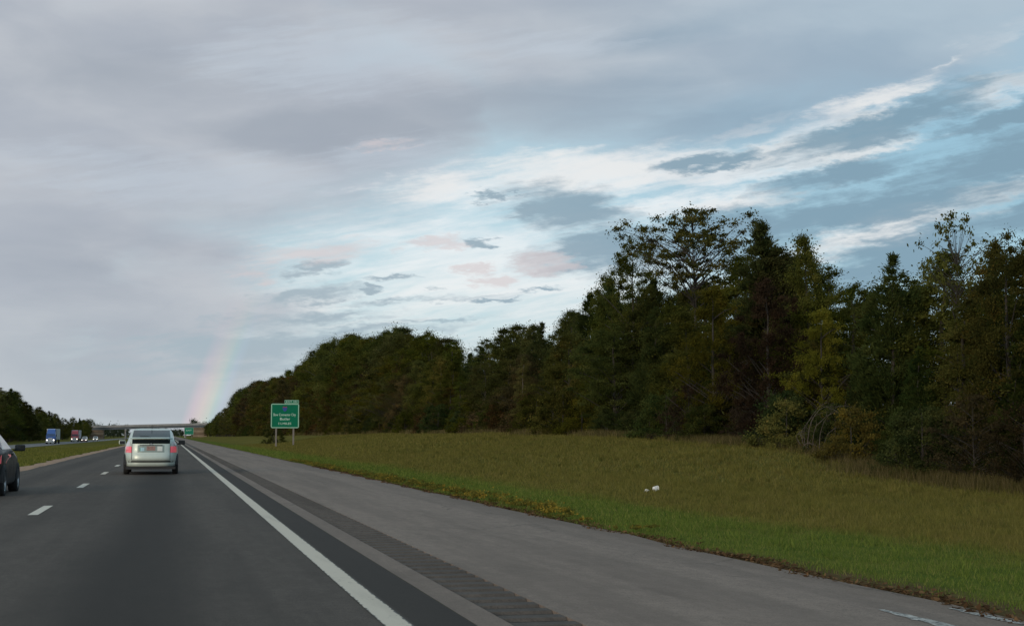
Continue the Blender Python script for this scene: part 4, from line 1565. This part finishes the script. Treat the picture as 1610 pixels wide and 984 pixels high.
S1.panel('licence_plate', 'rear', (-.135, .135), (.77, .905), M_PLATE, hb, .012, 2, 2)
S1.panel('handle_bar', 'rear', (-.36, .36), (.925, .945), M_TRIM, hb, .02, 4, 1)
st = S1.panel('sticker', 'rear', (-.33, -.21), (.75, .86), M_STICKB, hb, .010, 2, 2)
st['label'] = 'pale blue and green sticker'
S1.panel('sticker_edge', 'rear', (-.36, -.332), (.75, .86), M_STICKG, st, .010, 1, 2)
st = S1.panel('sticker', 'rear', (.20, .36), (.75, .90), M_STICKW, hb, .010, 2, 2)
st['label'] = 'white sticker'
bd = mesh_obj('badge', [(.06 * cos(2 * pi * k / 16), -2.098 + .0 * yy, .965 + .035 * sin(2 * pi * k / 16)) for yy in (0,) for k in range(16)] + [(.06 * cos(2 * pi * k / 16), -2.07, .965 + .035 * sin(2 * pi * k / 16)) for k in range(16)],
              [tuple(range(16))] + [(k, (k + 1) % 16, 16 + (k + 1) % 16, 16 + k) for k in range(16)], M_CHROME, hb)
S1.panel('bumper_groove', 'rear', (-.80, .80), (.385, .435), M_TRIM, hb, .014, 16, 4)
MB().box(-.78, .78, -2.10, 1.9, .17, .252).build('underbody', M_TRIM, hb)
MB().box(-.80, .80, -1.2, 1.2, .19, .30).build('floor_pan', M_TRIM, hb)
MB().tube([(0, -.42, 1.482), (0, -.62, 1.60)], .008, 6).build('aerial', M_TRIM, hb)
for s_ in (-1, 1):
    S1.panel('panel_gap', 'rear', tuple(sorted((s_ * .600, s_ * .612))), (.47, .995), M_TRIM, hb, .008, 1, 10)
S1.panel('panel_gap', 'rear', (-.60, .60), (.462, .472), M_TRIM, hb, .008, 14, 1)
MB().tube([(.02, -1.985, 1.182), (-.10, -1.83, 1.228), (-.36, -1.76, 1.245)], [.012, .010, .007], 6).build('rear_wiper', M_TRIM, hb)
# seats and heads read through the glass only as a dark cabin

# --- the dark saloon in the left lane (its tail is cut by the picture edge)
ds = empty('saloon_car', (-4.33, 34.05, z_road(-4.33)))
tag(ds, 'dark saloon car in the left lane cut off by the picture edge', 'car')
S2 = Shell([(.19, -2.15, 2.10, .80), (.24, -2.25, 2.22, .86), (.40, -2.32, 2.30, .895), (.55, -2.34, 2.32, .905), (.70, -2.31, 2.28, .905), (.80, -2.27, 2.10, .900), (.90, -2.22, 1.55, .885), (.97, -2.10, 1.15, .865),
            (1.02, -1.72, .95, .82), (1.12, -1.45, .72, .765), (1.22, -1.18, .48, .70), (1.32, -.90, .22, .635), (1.39, -.66, .0, .58), (1.43, -.42, -.12, .50), (1.445, -.3, -.2, .35)], 5.0)
S2.mesh('body', M_BLACKCAR, ds)
for s in (-1, 1):
    S2.panel('side_window', 'right' if s > 0 else 'left', lambda z: (max(-1.3, S2.at(z)[0] + .34), S2.at(z)[1] - .14), (1.0, 1.36), M_GLASS, ds, .005, 10, 5)
    tl = S2.panel('tail_light', 'rear', tuple(sorted((s * .55, s * .90))), (.70, .88), M_TAIL, ds, .010, 8, 4)
    S2.panel('side_lens', 'right' if s > 0 else 'left', (-2.24, -2.00), (.72, .87), M_TAIL, tl, .008, 4, 3)
    S2.panel('headlight', 'front', tuple(sorted((s * .50, s * .82))), (.62, .78), M_CHROME, ds, .008, 4, 4)
    S2.panel('door_handle', 'right' if s > 0 else 'left', (.05, .25), (.86, .89), M_TRIM, ds, .025, 2, 1, .03)
    S2.panel('sill_trim', 'right' if s > 0 else 'left', (-.9, .95), (.26, .36), M_TRIM, ds, .012, 6, 2)
    mirror(ds, s * .86, .62, 1.0, s, M_TRIM)
    for y_ in (-1.40, 1.36):
        arch_disc(ds, s * .902, y_, .38, s)
        wheel(ds, s * .815, y_, .33, .21, s)
S2.panel('rear_window', 'rear', lambda z: (-.66 + .3 * (z - 1.05), .66 - .3 * (z - 1.05)), (1.06, 1.37), M_GLASS, ds, .006, 8, 5)
S2.panel('windshield', 'front', lambda z: (-.70 + .35 * (z - 1.03), .70 - .35 * (z - 1.03)), (1.04, 1.37), M_GLASS, ds, .006, 8, 5)
MB().box(-.72, .72, -2.1, 2.0, .16, .235).build('underbody', M_TRIM, ds)


# --- lorries and cars coming the other way (they face us: -y)
def lorry(x, y, cabm, visor, label, box_m, cabh=2.75):
    z = terrain(x, y) + .07
    t = empty('articulated_lorry', (x, y, z))
    tag(t, label, 'lorry')
    MB().box(-1.28, 1.28, 3.3, 16.0, 1.15, 4.02).build('trailer', box_m, t, bevel=.04)
    MB().box(-.5, .5, .9, 15.8, .75, 1.145).build('chassis', M_TRIM, t)
    cb = MB()
    cb.add([(-1.2, .55, 1.0), (1.2, .55, 1.0), (1.2, 2.9, 1.0), (-1.2, 2.9, 1.0), (-1.2, .62, 1.95), (1.2, .62, 1.95), (1.2, 2.9, 1.95), (-1.2, 2.9, 1.95),
            (-1.12, 1.0, cabh), (1.12, 1.0, cabh), (1.12, 2.9, cabh), (-1.12, 2.9, cabh)],
           [(3, 2, 1, 0), (0, 1, 5, 4), (1, 2, 6, 5), (2, 3, 7, 6), (3, 0, 4, 7), (4, 5, 9, 8), (5, 6, 10, 9), (6, 7, 11, 10), (7, 4, 8, 11), (8, 9, 10, 11)])
    cab = cb.build('cab', cabm, t, bevel=.05)
    mesh_obj('windshield', [(-1.05, .62, 1.97), (1.05, .62, 1.97), (1.0, .955, 2.68), (-1.0, .955, 2.68), (-1.05, .70, 1.97), (1.05, .70, 1.97), (1.0, 1.03, 2.68), (-1.0, 1.03, 2.68)],
             [(0, 1, 2, 3), (7, 6, 5, 4), (0, 4, 5, 1), (1, 5, 6, 2), (2, 6, 7, 3), (3, 7, 4, 0)], visor, cab)
    # roof fairing
    mesh_obj('roof_fairing', [(-1.1, 1.15, cabh + .002), (1.1, 1.15, cabh + .002), (1.1, 2.9, cabh + .002), (-1.1, 2.9, cabh + .002), (-.95, 2.1, cabh + 1.1), (.95, 2.1, cabh + 1.1), (.95, 2.9, cabh + 1.25), (-.95, 2.9, cabh + 1.25)],
             [(3, 2, 1, 0), (0, 1, 5, 4), (1, 2, 6, 5), (2, 3, 7, 6), (3, 0, 4, 7), (4, 5, 6, 7)], cabm, t)
    MB().box(-.95, .95, -1.15, .548, .75, 1.70).build('bonnet', cabm, t, bevel=.12)
    MB().box(-.55, .55, -1.19, -1.151, .80, 1.58).build('grille', M_CHROME, t)
    MB().box(-1.15, 1.15, -1.38, -1.19, .35, .78).build('bumper', M_CHROME, t, bevel=.04)
    for s in (-1, 1):
        MB().tube([(s * .86, -1.20, 1.02), (s * .86, -1.135, 1.02)], .19, 12).build('headlight', M_HEAD, t)
        MB().tube([(s * 1.05, 3.05, 1.2), (s * 1.05, 3.05, 4.1)], .07, 8).build('exhaust_stack', M_CHROME, t)
        for yy in (-.4, 2.2, 3.6, 13.6, 14.8):
            MB().lathe_x([(-.15, .3), (-.15, .48), (-.1, .52), (.1, .52), (.15, .48), (.15, .3)], 18, s * 1.08, yy, .52).build('wheel', M_TYRE, t, smooth=True)
        MB().box(s * 1.36 - .1, s * 1.36 + .1, .72, .82, 1.9, 2.5).build('mirror', M_TRIM, t)
    return t


M_BLUE = smat('blue_cab_paint', (.035, .13, .42), .35, var=.05, coat=.5)
M_BLUE2 = smat('pale_blue_visor', (.05, .10, .20), .15, var=.05)
M_RED = smat('red_cab_paint', (.42, .035, .05), .35, var=.05, coat=.5)
M_REDGL = smat('lorry_glass', (.05, .035, .05), .12, var=.05)
M_BOX = smat('pale_trailer', (.40, .42, .42), .5, var=.06)
M_BOX2 = smat('grey_trailer', (.42, .40, .44), .5, var=.06)
lorry(-31.0, 404, M_BLUE, M_BLUE2, 'blue cabbed lorry with pale trailer and lit headlights beyond the median', M_BOX)
lorry(-32.0, 520, M_RED, M_REDGL, 'red cabbed lorry with grey trailer following behind the blue one', M_BOX2)


def oncoming(x, y, paint, label, kind='suv'):
    z = terrain(x, y) + .07
    t = empty('oncoming_car', (x, y, z), pi)
    tag(t, label, 'car')
    if kind == 'suv':
        S = Shell([(.28, -2.2, 2.2, .84), (.45, -2.35, 2.35, .94), (.75, -2.35, 2.35, .96), (1.0, -2.33, 2.2, .95), (1.10, -2.3, 1.2, .93), (1.45, -2.2, .85, .86), (1.72, -2.0, .5, .76), (1.80, -1.7, .2, .6)], 6)
    else:
        S = Shell([(.22, -2.2, 2.15, .80), (.40, -2.3, 2.3, .88), (.65, -2.3, 2.28, .90), (.85, -2.2, 1.8, .89), (.97, -2.05, 1.1, .86), (1.15, -1.4, .7, .77), (1.36, -.8, .1, .62), (1.44, -.5, -.2, .5)], 5)
    S.mesh('body', paint, t)
    top = S.rows[-1][0]
    S.panel('windshield', 'front', lambda z_: (-.7, .7) if z_ < top - .35 else (-.6, .6), (top - .62, top - .14) if kind == 'suv' else (1.0, 1.34), M_GLASS, t, .01, 6, 4)
    S.panel('grille', 'front', (-.45, .45), (.5, .72), M_TRIM, t, .01, 4, 2)
    for s in (-1, 1):
        S.panel('headlight', 'front', tuple(sorted((s * .50, s * .84))), (.58, .78), M_HEAD, t, .015, 4, 3)
        S.panel('side_window', 'right' if s > 0 else 'left', (-1.4, .3), (top - .60, top - .16), M_GLASS, t, .006, 5, 3)
        for yy in (-1.4, 1.4):
            wheel(t, s * (S.rows[2][3] - .11), yy, .34, .22, s)
    return t


oncoming(-28.5, 515, M_TANCAR, 'rosy oncoming car with lit headlights right of the red lorry', 'car')
oncoming(-30.8, 560, M_WHITECAR, 'pale oncoming car with lit headlights further back beside the rosy one', 'suv')
oncoming(-28.9, 600, M_WHITECAR, 'rearmost pale oncoming car at the right end of the queue', 'suv')
